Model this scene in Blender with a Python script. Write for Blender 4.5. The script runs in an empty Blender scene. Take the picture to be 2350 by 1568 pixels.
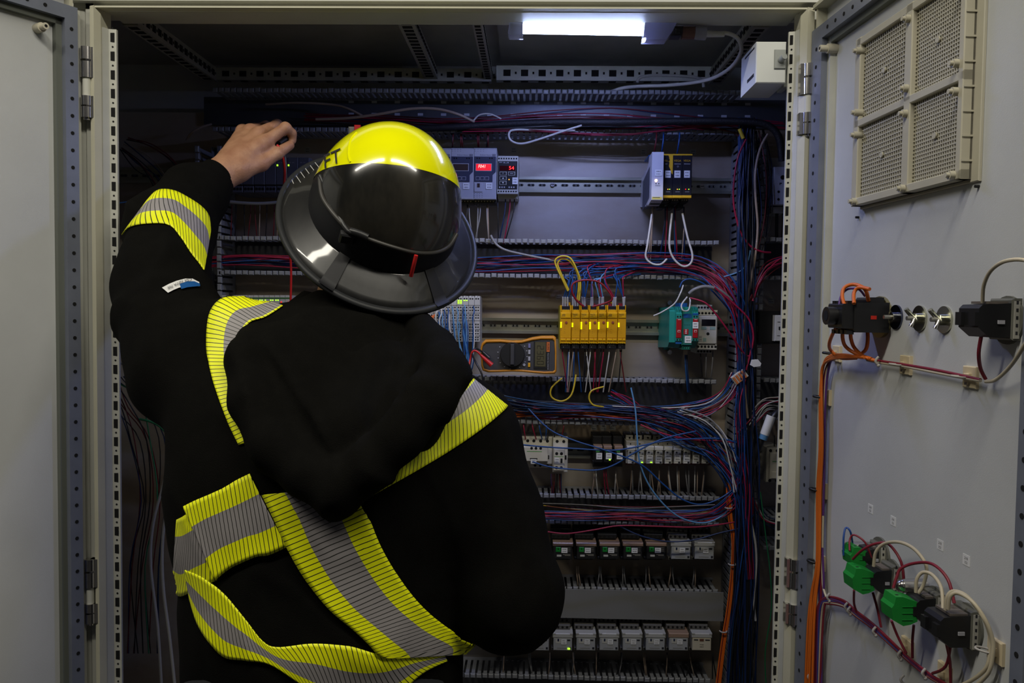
import bpy, math, random
import numpy as np
from mathutils import Vector, Matrix, noise
from mathutils.bvhtree import BVHTree
random.seed(7)
SC = bpy.context.scene
COL = SC.collection
# ------------------------------------------------------------------ camera
F = 1900.0                      # focal length in pixels of the 2350 px wide frame
CAM = Vector((0, 0, 1.55))
YAW, PITCH, ROLL = math.radians(1.5), math.radians(2.5), math.radians(0.7)
fw = Vector((-math.sin(YAW)*math.cos(PITCH), math.cos(YAW)*math.cos(PITCH), -math.sin(PITCH)))
rt = fw.cross(Vector((0, 0, 1))).normalized()
up = rt.cross(fw)
RT = rt*math.cos(ROLL) + up*math.sin(ROLL)
UP = up*math.cos(ROLL) - rt*math.sin(ROLL)
cd = bpy.data.cameras.new('camera'); cam = bpy.data.objects.new('camera', cd); COL.objects.link(cam)
cd.sensor_width = 36; cd.lens = 36*F/2350; cd.clip_start = .01; cd.clip_end = 60
m = Matrix((RT, UP, -fw)).transposed().to_4x4(); m.translation = CAM
cam.matrix_world = m
SC.camera = cam
# ------------------------------------------------------------------ light
SC.view_settings.view_transform = 'Standard'; SC.view_settings.look = 'None'
SC.view_settings.gamma = 1; SC.view_settings.exposure = 0
SC.view_settings.use_curve_mapping = False
w = bpy.data.worlds.new('world'); SC.world = w; w.use_nodes = True
w.node_tree.nodes['Background'].inputs[0].default_value = (.75, .8, 1, 1)
w.node_tree.nodes['Background'].inputs[1].default_value = .016
def area(name, loc, target, sx, sy, power, color):
    l = bpy.data.lights.new(name, 'AREA'); l.shape = 'RECTANGLE'; l.size = sx; l.size_y = sy
    l.energy = power; l.color = color
    o = bpy.data.objects.new(name, l); COL.objects.link(o); o.location = loc
    o.rotation_euler = (Vector(target)-Vector(loc)).to_track_quat('-Z', 'Y').to_euler()
    return o
# ceiling tubes of the switch room: a pair end to end above the photographer, another pair behind the cabinets
area('ceiling_tube_light', (-.96, .33, 2.78), (-.96, .43, 1.5), 1.22, .11, 18, (1, .95, .82))
area('ceiling_tube_light', (.50, .33, 2.78), (.50, .43, 1.5), 1.22, .11, 18, (1, .95, .82))
area('ceiling_tube_light', (.75, 3.05, 2.78), (.75, 3.0, 1.5), 1.22, .11, 10, (1, .95, .85))
# ------------------------------------------------------------------ projection helpers
def ray(px, py):
    return (fw*F + RT*(px-1175) - UP*(py-784)).normalized()
def P(px, py, Y):
    d = ray(px, py); return CAM + d*(Y/d.y)
def S(Y): return F/Y           # pixels per metre at depth Y
# ------------------------------------------------------------------ materials
MATS = {}
def mat(name, col, rough=.5, metal=0, emit=None, estr=0, var=0, vscale=40, col2=None, bump=0, bscale=200, coat=0, trans=0, alpha=1, spec=.5, stretch=None, ior=1.45, sheen=0):
    if name in MATS: return MATS[name]
    m = bpy.data.materials.new(name); m.use_nodes = True
    nt = m.node_tree; b = nt.nodes['Principled BSDF']
    b.inputs['Base Color'].default_value = (*col, 1); b.inputs['Roughness'].default_value = rough
    b.inputs['Metallic'].default_value = metal; b.inputs['Specular IOR Level'].default_value = spec
    b.inputs['IOR'].default_value = ior
    if sheen: b.inputs['Sheen Weight'].default_value = sheen
    if coat: b.inputs['Coat Weight'].default_value = coat; b.inputs['Coat Roughness'].default_value = .06
    if trans: b.inputs['Transmission Weight'].default_value = trans
    if alpha < 1: b.inputs['Alpha'].default_value = alpha
    if emit: b.inputs['Emission Color'].default_value = (*emit, 1); b.inputs['Emission Strength'].default_value = estr
    if var or bump:
        tc = nt.nodes.new('ShaderNodeTexCoord'); vec = tc.outputs['Object']
        if stretch:
            mp = nt.nodes.new('ShaderNodeMapping'); mp.inputs['Scale'].default_value = stretch
            nt.links.new(vec, mp.inputs[0]); vec = mp.outputs[0]
    if var:
        n = nt.nodes.new('ShaderNodeTexNoise'); n.inputs['Scale'].default_value = vscale; n.inputs['Detail'].default_value = 5
        n.inputs['Roughness'].default_value = .6
        nt.links.new(vec, n.inputs['Vector'])
        r = nt.nodes.new('ShaderNodeValToRGB'); r.color_ramp.elements[0].position = .35; r.color_ramp.elements[1].position = .68
        c2 = col2 or tuple(c*(1-var) for c in col)
        r.color_ramp.elements[0].color = (*c2, 1); r.color_ramp.elements[1].color = (*col, 1)
        nt.links.new(n.outputs['Fac'], r.inputs[0]); nt.links.new(r.outputs[0], b.inputs['Base Color'])
    if bump:
        n2 = nt.nodes.new('ShaderNodeTexNoise'); n2.inputs['Scale'].default_value = bscale; n2.inputs['Detail'].default_value = 4
        nt.links.new(vec, n2.inputs['Vector'])
        bp = nt.nodes.new('ShaderNodeBump'); bp.inputs['Strength'].default_value = bump; bp.inputs['Distance'].default_value = .002
        nt.links.new(n2.outputs['Fac'], bp.inputs['Height']); nt.links.new(bp.outputs[0], b.inputs['Normal'])
    MATS[name] = m
    return m
PAINT = mat('light_grey_paint', (.56, .56, .50), .42, var=.08, vscale=9, bump=.12, bscale=900)
PAINTD = mat('panel_grey_paint', (.58, .59, .59), .5, var=.09, vscale=5, bump=.1, bscale=900)
CREAM = mat('cream_edge_paint', (.56, .54, .42), .4, var=.08, vscale=14)
STRIP = mat('blue_grey_steel', (.22, .24, .30), .42, metal=.3, var=.12, vscale=30)
SEAL = mat('grey_rubber_seal', (.13, .14, .12), .6)
SLOTG = mat('slot_shade', (.09, .09, .085), .7)
BLACKH = mat('dark_hole', (.004, .004, .004), .9)
ROOFM = mat('roof_sheet', (.42, .40, .36), .5, metal=.1, var=.25, vscale=6)
RAILM = mat('frame_rail_zinc', (.44, .43, .38), .42, metal=.35, var=.15, vscale=30)
CHROME = mat('chrome', (.62, .60, .58), .22, metal=1)
ZINC = mat('zinc_plate', (.47, .445, .41), .5, metal=.3, var=.28, vscale=2.2, col2=(.33, .25, .165), stretch=(1, 1, 2.2), bump=.05, bscale=400)
DINM = mat('din_rail_steel', (.50, .50, .40), .28, metal=.75, var=.12, vscale=20)
DUCT = mat('duct_grey_plastic', (.25, .26, .29), .45, var=.15, vscale=60)
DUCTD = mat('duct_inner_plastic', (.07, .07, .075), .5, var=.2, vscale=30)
WHITE = mat('white_plastic', (.62, .62, .58), .45)
OFFW = mat('offwhite_plastic', (.50, .49, .44), .45, var=.05, vscale=60)
LAB = mat('white_label', (.75, .75, .74), .6)
LABT = mat('plate_label', (.36, .35, .32), .6)
INK = mat('ink', (.02, .02, .025), .6)
BLK = mat('black_plastic', (.012, .012, .013), .38)
BLKM = mat('black_matte', (.010, .010, .010), .6)
BEIGE = mat('beige_plastic', (.62, .52, .34), .5)
NYLON = mat('cream_nylon', (.58, .54, .42), .5)
# ------------------------------------------------------------------ mesh builder
WM = {}
SPLITS = {'terminal_strip', 'button', 'indicator_light', 'ferrule', 'latch', 'wire_clip', 'cap_latch', 'screw', 'end_cap', 'socket_terminals', 'strap', 'clip', 'sleeve'}
class MB:
    def __init__(s, xf=None): s.v = []; s.f = []; s.m = []; s.ms = []; s.xf = xf; s.sm = []; s.ad = []
    def mi(s, m):
        if m not in s.ms: s.ms.append(m)
        return s.ms.index(m)
    def add(s, vs, fs, m, smooth=False, raw=False):
        b = len(s.v); k = s.mi(m); s.ad.append((b, len(s.f)))
        for v in vs:
            v = Vector(v); s.v.append(s.xf @ v if (s.xf is not None and not raw) else v)
        for f in fs: s.f.append([i+b for i in f]); s.m.append(k); s.sm.append(smooth)
        return s
    def box(s, a, b, m, c=0):
        """axis box from corner a to corner b; c chamfers the edges of the front (-y) face"""
        x0, x1 = sorted((a[0], b[0])); y0, y1 = sorted((a[1], b[1])); z0, z1 = sorted((a[2], b[2]))
        if not c:
            s.add([(x0,y0,z0),(x1,y0,z0),(x1,y0,z1),(x0,y0,z1),(x0,y1,z0),(x1,y1,z0),(x1,y1,z1),(x0,y1,z1)],
                  [(0,1,2,3),(5,4,7,6),(4,0,3,7),(1,5,6,2),(3,2,6,7),(4,5,1,0)], m)
        else:
            vs = [(x0+c,y0,z0+c),(x1-c,y0,z0+c),(x1-c,y0,z1-c),(x0+c,y0,z1-c),
                  (x0,y0+c,z0),(x1,y0+c,z0),(x1,y0+c,z1),(x0,y0+c,z1),
                  (x0,y1,z0),(x1,y1,z0),(x1,y1,z1),(x0,y1,z1)]
            fs = [(0,1,2,3),(9,8,11,10)]
            for i in range(4):
                j = (i+1) % 4; fs += [(4+i,4+j,j,i),(8+i,8+j,4+j,4+i)]
            s.add(vs, fs, m)
        return s
    def prism(s, poly, a, b, m, axis='z', smooth=False):
        """poly of (u,v) extruded from a to b; axis z: (x,y), axis x: (y,z), axis y: (x,z)"""
        def q(u, v, t): return {'z': (u,v,t), 'x': (t,u,v), 'y': (u,t,v)}[axis]
        n = len(poly)
        vs = [q(u,v,a) for u,v in poly]+[q(u,v,b) for u,v in poly]
        s.add(vs, [(i,(i+1)%n,n+(i+1)%n,n+i) for i in range(n)], m, smooth)
        s.add(vs, [tuple(range(n-1,-1,-1)), tuple(range(n,2*n))], m)
        return s
    def cyl(s, a, b, r, m, n=12, r2=None, cap=True, raw=False):
        a = Vector(a); b = Vector(b); r2 = r if r2 is None else r2
        d = (b-a).normalized(); u = d.orthogonal().normalized(); w = d.cross(u)
        vs = []
        for c, rr in ((a, r), (b, r2)):
            for i in range(n):
                t = 2*math.pi*i/n; vs.append(c+(u*math.cos(t)+w*math.sin(t))*rr)
        s.add(vs, [(i,(i+1)%n,n+(i+1)%n,n+i) for i in range(n)], m, True, raw)
        if cap: s.add(vs, [tuple(range(n-1,-1,-1)), tuple(range(n,2*n))], m, False, raw)
        return s
    def tube(s, pts, r, m, n=6, smooth=4, rf=None):
        pts = [Vector(p) for p in pts]
        if smooth and len(pts) > 2: pts = catmull(pts, smooth)
        k = len(pts); vs = []; fs = []
        d0 = (pts[1]-pts[0]).normalized(); u = d0.orthogonal().normalized()
        for i, p in enumerate(pts):
            d = (pts[min(i+1,k-1)]-pts[max(i-1,0)])
            if d.length < 1e-9: d = d0
            d.normalize(); u = (u-d*u.dot(d))
            if u.length < 1e-6: u = d.orthogonal()
            u.normalize(); w = d.cross(u); rr = r if rf is None else r*rf(i/(k-1))
            for j in range(n):
                t = 2*math.pi*j/n; vs.append(p+(u*math.cos(t)+w*math.sin(t))*rr)
        for i in range(k-1):
            for j in range(n):
                fs.append((i*n+j, i*n+(j+1)%n, (i+1)*n+(j+1)%n, (i+1)*n+j))
        s.add(vs, fs, m, True); s.add(vs, [tuple(range(n-1,-1,-1)), tuple(range((k-1)*n, k*n))], m)
        return s
    def ball(s, c, r, m, n=10, sc=(1,1,1)):
        vs = []; fs = []; h = n//2+1
        for i in range(h+1):
            a = math.pi*i/h
            for j in range(n):
                t = 2*math.pi*j/n
                vs.append((c[0]+r*sc[0]*math.sin(a)*math.cos(t), c[1]+r*sc[1]*math.sin(a)*math.sin(t), c[2]+r*sc[2]*math.cos(a)))
        for i in range(h):
            for j in range(n): fs.append((i*n+j, (i+1)*n+j, (i+1)*n+(j+1)%n, i*n+(j+1)%n))
        s.add(vs, fs, m, True); return s
    def split(s, tol=.0003):
        """the separate pieces of this builder, found by touching bounding boxes"""
        A = s.ad+[(len(s.v), len(s.f))]; n = len(s.ad); bb = []
        for i in range(n):
            v = s.v[A[i][0]:A[i+1][0]]
            bb.append([min(p[k] for p in v)-tol for k in range(3)]+[max(p[k] for p in v)+tol for k in range(3)])
        g = list(range(n))
        def find(i):
            while g[i] != i: i = g[i]
            return i
        for i in range(n):
            for j in range(i):
                if all(bb[i][k] <= bb[j][k+3] and bb[j][k] <= bb[i][k+3] for k in range(3)): g[find(i)] = find(j)
        out = []
        for r in sorted(set(find(i) for i in range(n))):
            q = MB()
            for i in range(n):
                if find(i) != r: continue
                off = len(q.v)-A[i][0]; q.v += s.v[A[i][0]:A[i+1][0]]
                for k in range(A[i][1], A[i+1][1]):
                    q.f.append([x+off for x in s.f[k]]); q.m.append(q.mi(s.ms[s.m[k]])); q.sm.append(s.sm[k])
            out.append(q)
        return out
    def build(s, name, parent=None, loc=None):
        if parent is not None and name in SPLITS and len(s.ad) > 1:
            ps = s.split()
            if len(ps) > 1:
                for q in ps: o = q.build(name+'~', parent); 
                return o
        name = name.rstrip('~')
        me = bpy.data.meshes.new(name)
        o = bpy.data.objects.new(name, me); COL.objects.link(o)
        vs = s.v
        if parent is not None:
            o.parent = parent; inv = wm(parent).inverted(); vs = [inv @ v for v in vs]
        elif loc is not None:
            loc = Vector(loc); o.location = loc; vs = [v-loc for v in vs]
        elif vs:
            lo = Vector((min(v.x for v in vs)+max(v.x for v in vs), min(v.y for v in vs)+max(v.y for v in vs), 2*min(v.z for v in vs)))*.5
            o.location = lo; vs = [v-lo for v in vs]
        me.from_pydata([tuple(v) for v in vs], [], s.f)
        for mm in s.ms: me.materials.append(mm)
        me.polygons.foreach_set('material_index', s.m)
        me.polygons.foreach_set('use_smooth', s.sm)
        me.validate(); me.update()
        if parent is None: WM[o.name] = Matrix.Translation(o.location)
        else: WM[o.name] = wm(parent).copy()
        return o
def wm(o): return WM[o.name]
def catmull(p, k):
    out = []
    n = len(p)
    for i in range(n-1):
        a = p[max(i-1,0)]; b = p[i]; c = p[i+1]; d = p[min(i+2,n-1)]
        for j in range(k):
            t = j/k
            out.append(.5*((2*b)+(c-a)*t+(2*a-5*b+4*c-d)*t*t+(3*b-a-3*c+d)*t**3))
    out.append(p[-1]); return out
def tag(o, label, cat, group=None, kind=None):
    if label: o['label'] = label
    if cat: o['category'] = cat
    if group: o['group'] = group
    if kind: o['kind'] = kind
    return o
def thing(name, label, cat, M, group=None):
    o = bpy.data.objects.new(name, None); COL.objects.link(o); o.empty_display_size = .02
    if not isinstance(M, Matrix): M = Matrix.Translation(Vector(M))
    o.matrix_world = M; o.location = M.to_translation(); o.rotation_euler = M.to_euler(); WM[o.name] = M.copy()
    return tag(o, label, cat, group)
def structure(o): o['kind'] = 'structure'; return o
def dup(o, off, label=None, M=None):
    c = o.copy(); COL.objects.link(c)
    c.location = o.location+Vector(off)
    WM[c.name] = Matrix.Translation(Vector(off)) @ wm(o)
    if label: c['label'] = label
    for ch in [x for x in bpy.data.objects if x.parent == o]:
        d = ch.copy(); COL.objects.link(d); d.parent = c; WM[d.name] = WM[c.name]
        for g in [x for x in bpy.data.objects if x.parent == ch]:
            e = g.copy(); COL.objects.link(e); e.parent = d
    return c
_T = {}
def text_geo(s):
    if s not in _T:
        cu = bpy.data.curves.new('t', 'FONT'); cu.body = s; cu.align_x = 'CENTER'; cu.align_y = 'CENTER'; cu.size = 1; cu.resolution_u = 2
        o = bpy.data.objects.new('t', cu); COL.objects.link(o)
        bpy.context.view_layer.update()
        me = o.evaluated_get(bpy.context.evaluated_depsgraph_get()).to_mesh()
        _T[s] = ([v.co.copy() for v in me.vertices], [tuple(p.vertices) for p in me.polygons])
        bpy.data.objects.remove(o); bpy.data.curves.remove(cu)
    return _T[s]
def text(mb, s, c, size, m, rot=0, slant=0, sx=1):
    """lettering facing -y, centred on c"""
    vs, fs = text_geo(s)
    R = Matrix.Rotation(rot, 3, 'Y')
    mb.add([Vector(c)+R @ Vector(((v.x*sx+slant*v.y)*size, 0, v.y*size)) for v in vs], fs, m)
def scrib(mb, c, w, h, m=None, lines=2, seed=0):
    """two short handwritten-like printed lines on a small label"""
    r = random.Random(seed); m = m or INK
    for k in range(lines):
        z = c[2]+h*(.22-.42*k); x = c[0]-w*.3
        while x < c[0]+w*.28:
            l = w*r.uniform(.05, .13); hh = h*r.uniform(.10, .17)
            mb.box((x, c[1]-.0001, z-hh/2), (x+l*.75, c[1]+.0001, z+hh/2), m); x += l+w*.035
# ================================================================== cabinet body
YF, YP = 1.40, 1.90
def X(px, Y=YF, py=700): return P(px, py, Y).x
def Z(py, Y=YF, px=1040): return P(px, py, Y).z
xL, xR = X(176), X(1862)
cab = thing('electrical_cabinet', 'tall grey two-door electrical cabinet standing open, full of wiring', 'cabinet', ((xL+xR)/2, 1.7, 0))
zT = Z(22); zC = Z(172, 1.9)+.03
# left post
def post(name, side, pxs):
    b = MB(); a0, a1, a2, a3, a4 = [X(p) for p in pxs]   # outer face, ridge, lip start, lip end, flange end
    y = YF
    b.prism([(a0, y), (a1, y+.004), (a1+(a2-a1)*.2, y), (a2, y), (a2, y+.05), (a0, y+.05)][::side], .05, zT+.02, PAINT)
    b.prism([(a2, y-.012), (a2+(a3-a2)*.6, y-.016), (a3, y-.004), (a3, y+.03), (a2, y+.03)][::side], .05, zT, CREAM)
    b.build('frame_post', cab)
    f = MB(); e = a4
    f.prism([(a3, y+.0), (a3+(e-a3)*.3, y+.012), (e, y+.014), (e, y+.019), (a3, y+.05)][::side], .05, zT-.03, PAINT)
    z = .1; lo, hi = sorted((a3+(e-a3)*.42, e-(e-a3)*.12))
    while z < zT-.04:
        f.box((lo, y+.0124, z), (hi-.001, y+.0145, z+.0155), BLACKH)
        c = (lo+hi)/2; f.cyl((c, y+.0124, z+.0235), (c, y+.0145, z+.0235), .0016, BLACKH, 8)
        z += .0315
    f.build('perforated_flange', cab)
post('post', 1, (176, 199, 221, 240, 263))
post('post', -1, (1862, 1858, 1846, 1818, 1800))
# header
b = MB()
b.box((xL, YF, zT), (xR, YF+.06, zT+.09), PAINT)
b.box((xL, 1.386, Z(3, 1.386)), (xR, YF+.02, zT+.12), WHITE)
b.box((X(225), YF-.014, Z(26)), (X(1845), YF+.01, Z(22)), CREAM)
b.prism([(YF, Z(23)), (YF+.004, Z(27)), (YF+.055, Z(37, YF+.055)), (YF+.055, Z(23))], X(240), X(1820), PAINT, 'x')
b.build('header_beam', cab)
b = MB(); yy = YF+.056
b.box((X(240), yy, Z(48, yy)), (X(1820), yy+.02, Z(24, yy)), PAINT)
x = X(262)
while x < X(1800)-.03:
    b.box((x, yy-.0006, Z(46.5, yy)), (x+.020, yy+.001, Z(43.5, yy)), BLACKH)
    b.box((x+.026, yy-.0006, Z(45.7, yy)), (x+.029, yy+.001, Z(44.3, yy)), BLACKH); x += .034
b.build('header_flange', cab)
# shell
iL, iR = -1.30, .90        # the bay is joined to its neighbours on both sides
MB().box((iL-.012, YF+.05, .03), (iL, 2.02, zC+.05), PAINT).build('side_panel', cab)
MB().box((iR, YF+.05, .03), (iR+.012, 2.02, zC+.05), PAINT).build('side_panel', cab)
MB().box((iL-.012, 2.0, .03), (iR+.012, 2.015, zC+.05), PAINTD).build('back_panel', cab)
b = MB(); zr = zC+.018
b.box((iL, YF+.05, zr), (iR, 2.0, zr+.012), ROOFM)
b.box((X(1137, 1.65, 100), YF+.08, zr-.006), (P(1700,100,1.65).x, 1.93, zr+.001), ROOFM)
b.build('roof_panel', cab)
MB().box((iL-.012, YF, 0), (iR+.012, 2.015, .06), SEAL).build('plinth', cab)
MB().box((iL-.012, YF+.03, .05), (xL, YF+.05, zC+.05), PAINT).build('neighbour_front', cab)
MB().box((xR, YF+.03, .05), (iR+.012, YF+.05, zC+.05), PAINT).build('neighbour_front', cab)
MB().box((X(262, YP), YP, .12), (X(1812, YP), YP+.004, Z(262, YP)), ZINC).build('mounting_plate', cab)
# roof rails with punched holes
def rail(p0, p1, w, h, name='roof_rail', face='y', hole=.016, pitch=.039, dot=True, m=RAILM, tb=True):
    """punched rail from p0 to p1; h tall, w thick"""
    b = MB(); p0 = Vector(p0); p1 = Vector(p1); L = (p1-p0).length; d = (p1-p0)/L
    xf = Matrix((d, Vector((0,0,1)).cross(d), Vector((0,0,1)))).transposed().to_4x4(); xf.translation = p0
    b.xf = xf
    b.box((0, -w/2, 0), (L, w/2, h), m)
    x = pitch*.4
    while x < L-hole:
        for yf in (-w/2,  w/2):
            b.box((x, yf-.0006, h*.28), (x+hole, yf+.0006, h*.72), BLACKH)
            if dot: b.box((x+hole+(pitch-hole)/2-.002, yf-.0006, h*.42), (x+hole+(pitch-hole)/2+.002, yf+.0006, h*.58), BLACKH)
        if tb: b.box((x, -w*.3, -.0006), (x+hole, w*.3, .0006), BLACKH)
        x += pitch
    return b.build(name, cab)
zrr = Z(189, 1.88)
rail((P(498, 175, 1.88).x, 1.88, zrr), (P(1128, 175, 1.88).x, 1.88, zrr), .02, .028)
rail((P(1140, 175, 1.88).x, 1.87, zrr), (P(1632, 175, 1.88).x, 1.87, zrr), .02, .032, m=PAINT)
for sx, pf, pb in ((1, (292, 36), (486, 190)), (-1, (1728, 80), (1640, 195))):
    a = P(pf[0], pf[1], 1.50); c = P(pb[0], pb[1], 1.88)
    rail((c.x-(c.x-a.x)*.0, 1.50, zrr-.002), (c.x, 1.88, zrr-.002), .028, .030, hole=.014, pitch=.024)
rail((P(988, 180, 1.86).x, 1.47, zrr+.004), (P(988, 180, 1.86).x, 1.87, zrr+.004), .030, .02, hole=.012, pitch=.020)
rail((P(1120, 180, 1.86).x, 1.47, zrr+.004), (P(1120, 180, 1.86).x, 1.87, zrr+.004), .018, .022, hole=.010, pitch=.018)
# hinges
def hinge(px, py0, py1, side):
    b = MB(); x = X(px, YF, (py0+py1)/2); y = YF-.012; z1 = P(px, py0, YF).z; z0 = P(px, py1, YF).z; h = z1-z0; r = .0095
    b.cyl((x, y, z1-h*.17), (x, y, z1), r, CHROME, 14)
    b.cyl((x, y, z1-h*.42), (x, y, z1-h*.20), r, CHROME, 14)
    b.cyl((x, y, z0+h*.30), (x, y, z1-h*.42), r*.72, PAINT, 12)
    b.cyl((x, y, z0+h*.20), (x, y, z0+h*.33), r, CHROME, 14)
    b.cyl((x, y, z0+.004), (x, y, z0+h*.18), r, CHROME, 14)
    b.cyl((x, y, z0), (x, y, z0+.004), r*.6, CHROME, 12)
    b.box((x, y-.003, z1-h*.42), (x+side*.014, y+.012, z1), CHROME)
    b.box((x, y-.003, z0+.004), (x+side*.014, y+.012, z0+h*.33), CHROME)
    b.box((x-side*.018, y+.004, z0+h*.1), (x-side*.004, y+.012, z1-h*.2), PAINT, .001)
    b.build('hinge', cab)
hinge(208, 114, 280, 1); hinge(216, 1278, 1428, 1)
hinge(1849, 152, 318, -1); hinge(1817, 1278, 1430, -1)
# ================================================================== doors
def doorframe(hx, dx, dy):
    n = math.hypot(dx, dy); xa = Vector((dx/n, dy/n, 0)); ya = Vector((0,0,1)).cross(xa)
    M = Matrix((xa, ya, Vector((0,0,1)))).transposed().to_4x4(); M.translation = Vector((hx, YF-.02, 0)); return M
ML = doorframe(X(180)-.002, .6, 1)          # local x runs towards the hinge, panel spans x -.59..0
MR = doorframe(X(1862)+.004, .08, -1)      # local x runs from the hinge to the free edge
def PD(M, px, py, off=0):
    """local (x, z) where the ray through the pixel meets the door's inner face, off metres proud of it"""
    n = M.to_3x3() @ Vector((0, -1, 0)); p0 = M.to_translation()+n*off; d = ray(px, py)
    t = (p0-CAM).dot(n)/d.dot(n); q = M.inverted() @ (CAM+d*t); return q.x, q.z
def door(M, x0, x1, ztop, zbar, bars, label_free):
    b = MB(M); b.box((x0, 0, .05), (x1, .018, ztop), PAINTD)
    lo, hi = min(x0, x1), max(x0, x1)
    for a, c in ((lo, lo+.006), (hi-.006, hi)): b.box((a, -.016, .05), (c, .0, ztop), CREAM)
    b.box((lo, -.022, ztop-.006), (hi, 0, ztop), CREAM)
    d = b.build('door', cab)
    s = MB(M); xa, xb = bars
    for a, c in (bars):
        s.box((a, -.020, .08), (c, -.0, zbar), STRIP)
        g = .010
        s.box((a-g, -.010, .08), (a, 0, zbar), SEAL); s.box((c, -.010, .08), (c+g, 0, zbar), PAINT)
        z = .1
        while z < zbar-.03:
            s.cyl(((a+c)/2, -.0206, z), ((a+c)/2, -.0195, z), .0031, BLACKH, 10); z += .0283
    (a0, a1), (c0, c1) = sorted(bars)
    s.box((a1, -.020, zbar-.022), (c0, 0, zbar), STRIP); s.box((a1, -.010, zbar-.032), (c0, 0, zbar-.022), SEAL)
    x = a1+.02
    while x < c0-.01:
        s.cyl((x, -.0206, zbar-.011), (x, -.0195, zbar-.011), .0031, BLACKH, 10); x += .0283
    s.build('perforated_strip', d)
    return d
xh, _ = PD(ML, 182, 400, .02); xk, _ = PD(ML, 153, 400, .02); _, zb = PD(ML, 150, 38, .02)
doorL = door(ML, -.60, .0, zb+.055, zb+.020, [(xk, xh), (-.57, -.57+(xh-xk))], '')
xh, _ = PD(MR, 1860, 200, .02); xk, _ = PD(MR, 1883, 200, .02); _, zb = PD(MR, 1878, 90, .02)
xe, _ = PD(MR, 2317, 1520, .02)
doorR = door(MR, 0, .585, zb+.06, zb+.020, [(xh, xk), (xe, xe+.020)], '')
def stud(M, d, px, py):
    x, z = PD(M, px, py); b = MB(M)
    b.cyl((x, 0, z), (x, -.016, z), .0075, NYLON, 14); b.cyl((x, -.016, z), (x, -.028, z), .0052, NYLON, 12)
    b.cyl((x, -.0281, z), (x, -.0283, z), .0025, BLACKH, 8); b.build('buffer_stud', d)
stud(ML, doorL, 84, 66); stud(MR, doorR, 1921, 112)
# floor and wall of the room
structure(MB().box((-3, -2.5, -.02), (3, 3.9, 0), mat('floor_concrete', (.10, .095, .09), .7, var=.3, vscale=6)).build('floor'))
structure(MB().box((-3, 3.75, 0), (3, 3.83, 3.0), mat('wall_plaster', (.14, .13, .12), .8, var=.1, vscale=4)).build('wall_back'))
# ================================================================== ducts and rails
YD = 1.80
def wall_fingers(b, x0, x1, z, sgn, y0, y1, pitch=.0133, head=.0094, rnd=None, horiz=True):
    """comb wall of a slotted duct; heads turn outward by sgn"""
    n = int((x1-x0)/pitch)
    for i in range(n):
        x = x0+i*pitch; j = (rnd.uniform(-1,1)*.0008 if rnd else 0)
        a, c = x+.0022, x+pitch-.0030
        def bx(u0, v0, w0, u1, v1, w1, m, ch=0):
            if horiz: b.box((u0, v0, w0), (u1, v1, w1), m, ch)
            else: b.box((w0, v0, u0), (w1, v1, u1), m, ch)
        bx(a, y0+.006, z-.001+j, c, y1-.012, z+.001+j, DUCT)
        bx(x+.0008, y0, z-head/2+j, x+pitch-.0012, y0+.006, z+head/2+j, DUCT, .0016)
    b.box(*(((x0, y1-.014, z-.001), (x1, y1, z+.001)) if horiz else ((z-.001, y1-.014, x0), (z+.001, y1, x1))), DUCT)
def duct(px0, px1, pyt, pyb, label, horiz=True, y0=YD, cover=False, group='slotted wiring ducts'):
    """open wiring duct on the mounting plate, lips at the given pixels of its front plane"""
    cx, cy = (px0+px1)/2, (pyt+pyb)/2
    x0, x1 = P(px0, cy, y0).x, P(px1, cy, y0).x; z1, z0 = P(cx, pyt, y0).z, P(cx, pyb, y0).z
    t = thing('wiring_duct', label, 'cable duct', ((x0+x1)/2, YP, z0), group)
    MB().box((x0, YP-.003, z0), (x1, YP-.0005, z1), DUCTD).build('channel_back', t)
    r = random.Random(int(px0+pyt))
    if horiz:
        for z, s in ((z1, 1), (z0, -1)):
            b = MB(); wall_fingers(b, x0, x1, z, s, y0, YP-.002, rnd=r); b.build('finger_wall', t)
        if cover: MB().box((x0-.01, y0-.005, z0-.002), (x1+.004, y0-.001, z1+.001), mat('duct_cover', (.19,.19,.185), .5, var=.06, vscale=10)).build('cover', t)
    else:
        for x, s in ((x0, -1), (x1, 1)):
            b = MB(); wall_fingers(b, z0, z1, x, s, y0, YP-.002, rnd=r, horiz=False, pitch=.0158); b.build('finger_wall', t)
    return t
duct(486, 1716, 209, 300, 'topmost wiring duct, right below the punched roof rails')
duct(500, 1655, 552, 632, 'wiring duct above the yellow relays, behind the helmet')
duct(420, 1655, 868, 966, 'wiring duct directly below the multimeter and yellow relays')
duct(900, 1662, 1139, 1198, 'wiring duct between the slim white relays and the black green-flag relays')
duct(900, 1655, 1352, 1414, 'wiring duct closed by a plain flat grey cover', cover=True)
duct(900, 1632, 1556, 1650, 'lowest wiring duct, at the bottom edge below the bottom relay row')
duct(1688, 1738, 300, 1700, 'vertical wiring duct at the end of the rows, full of blue and red wires', horiz=False)
duct(452, 502, 320, 700, 'dark vertical wiring duct behind the raised forearm', horiz=False)
duct(1752, 1835, 550, 638, 'short duct stub beside the door post, level with the helmet brim')
duct(1752, 1835, 874, 960, 'short duct stub beside the door post, below the two-tone connector')
duct(1752, 1835, 1190, 1260, 'short duct stub beside the door post, lowest of its column')
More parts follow.
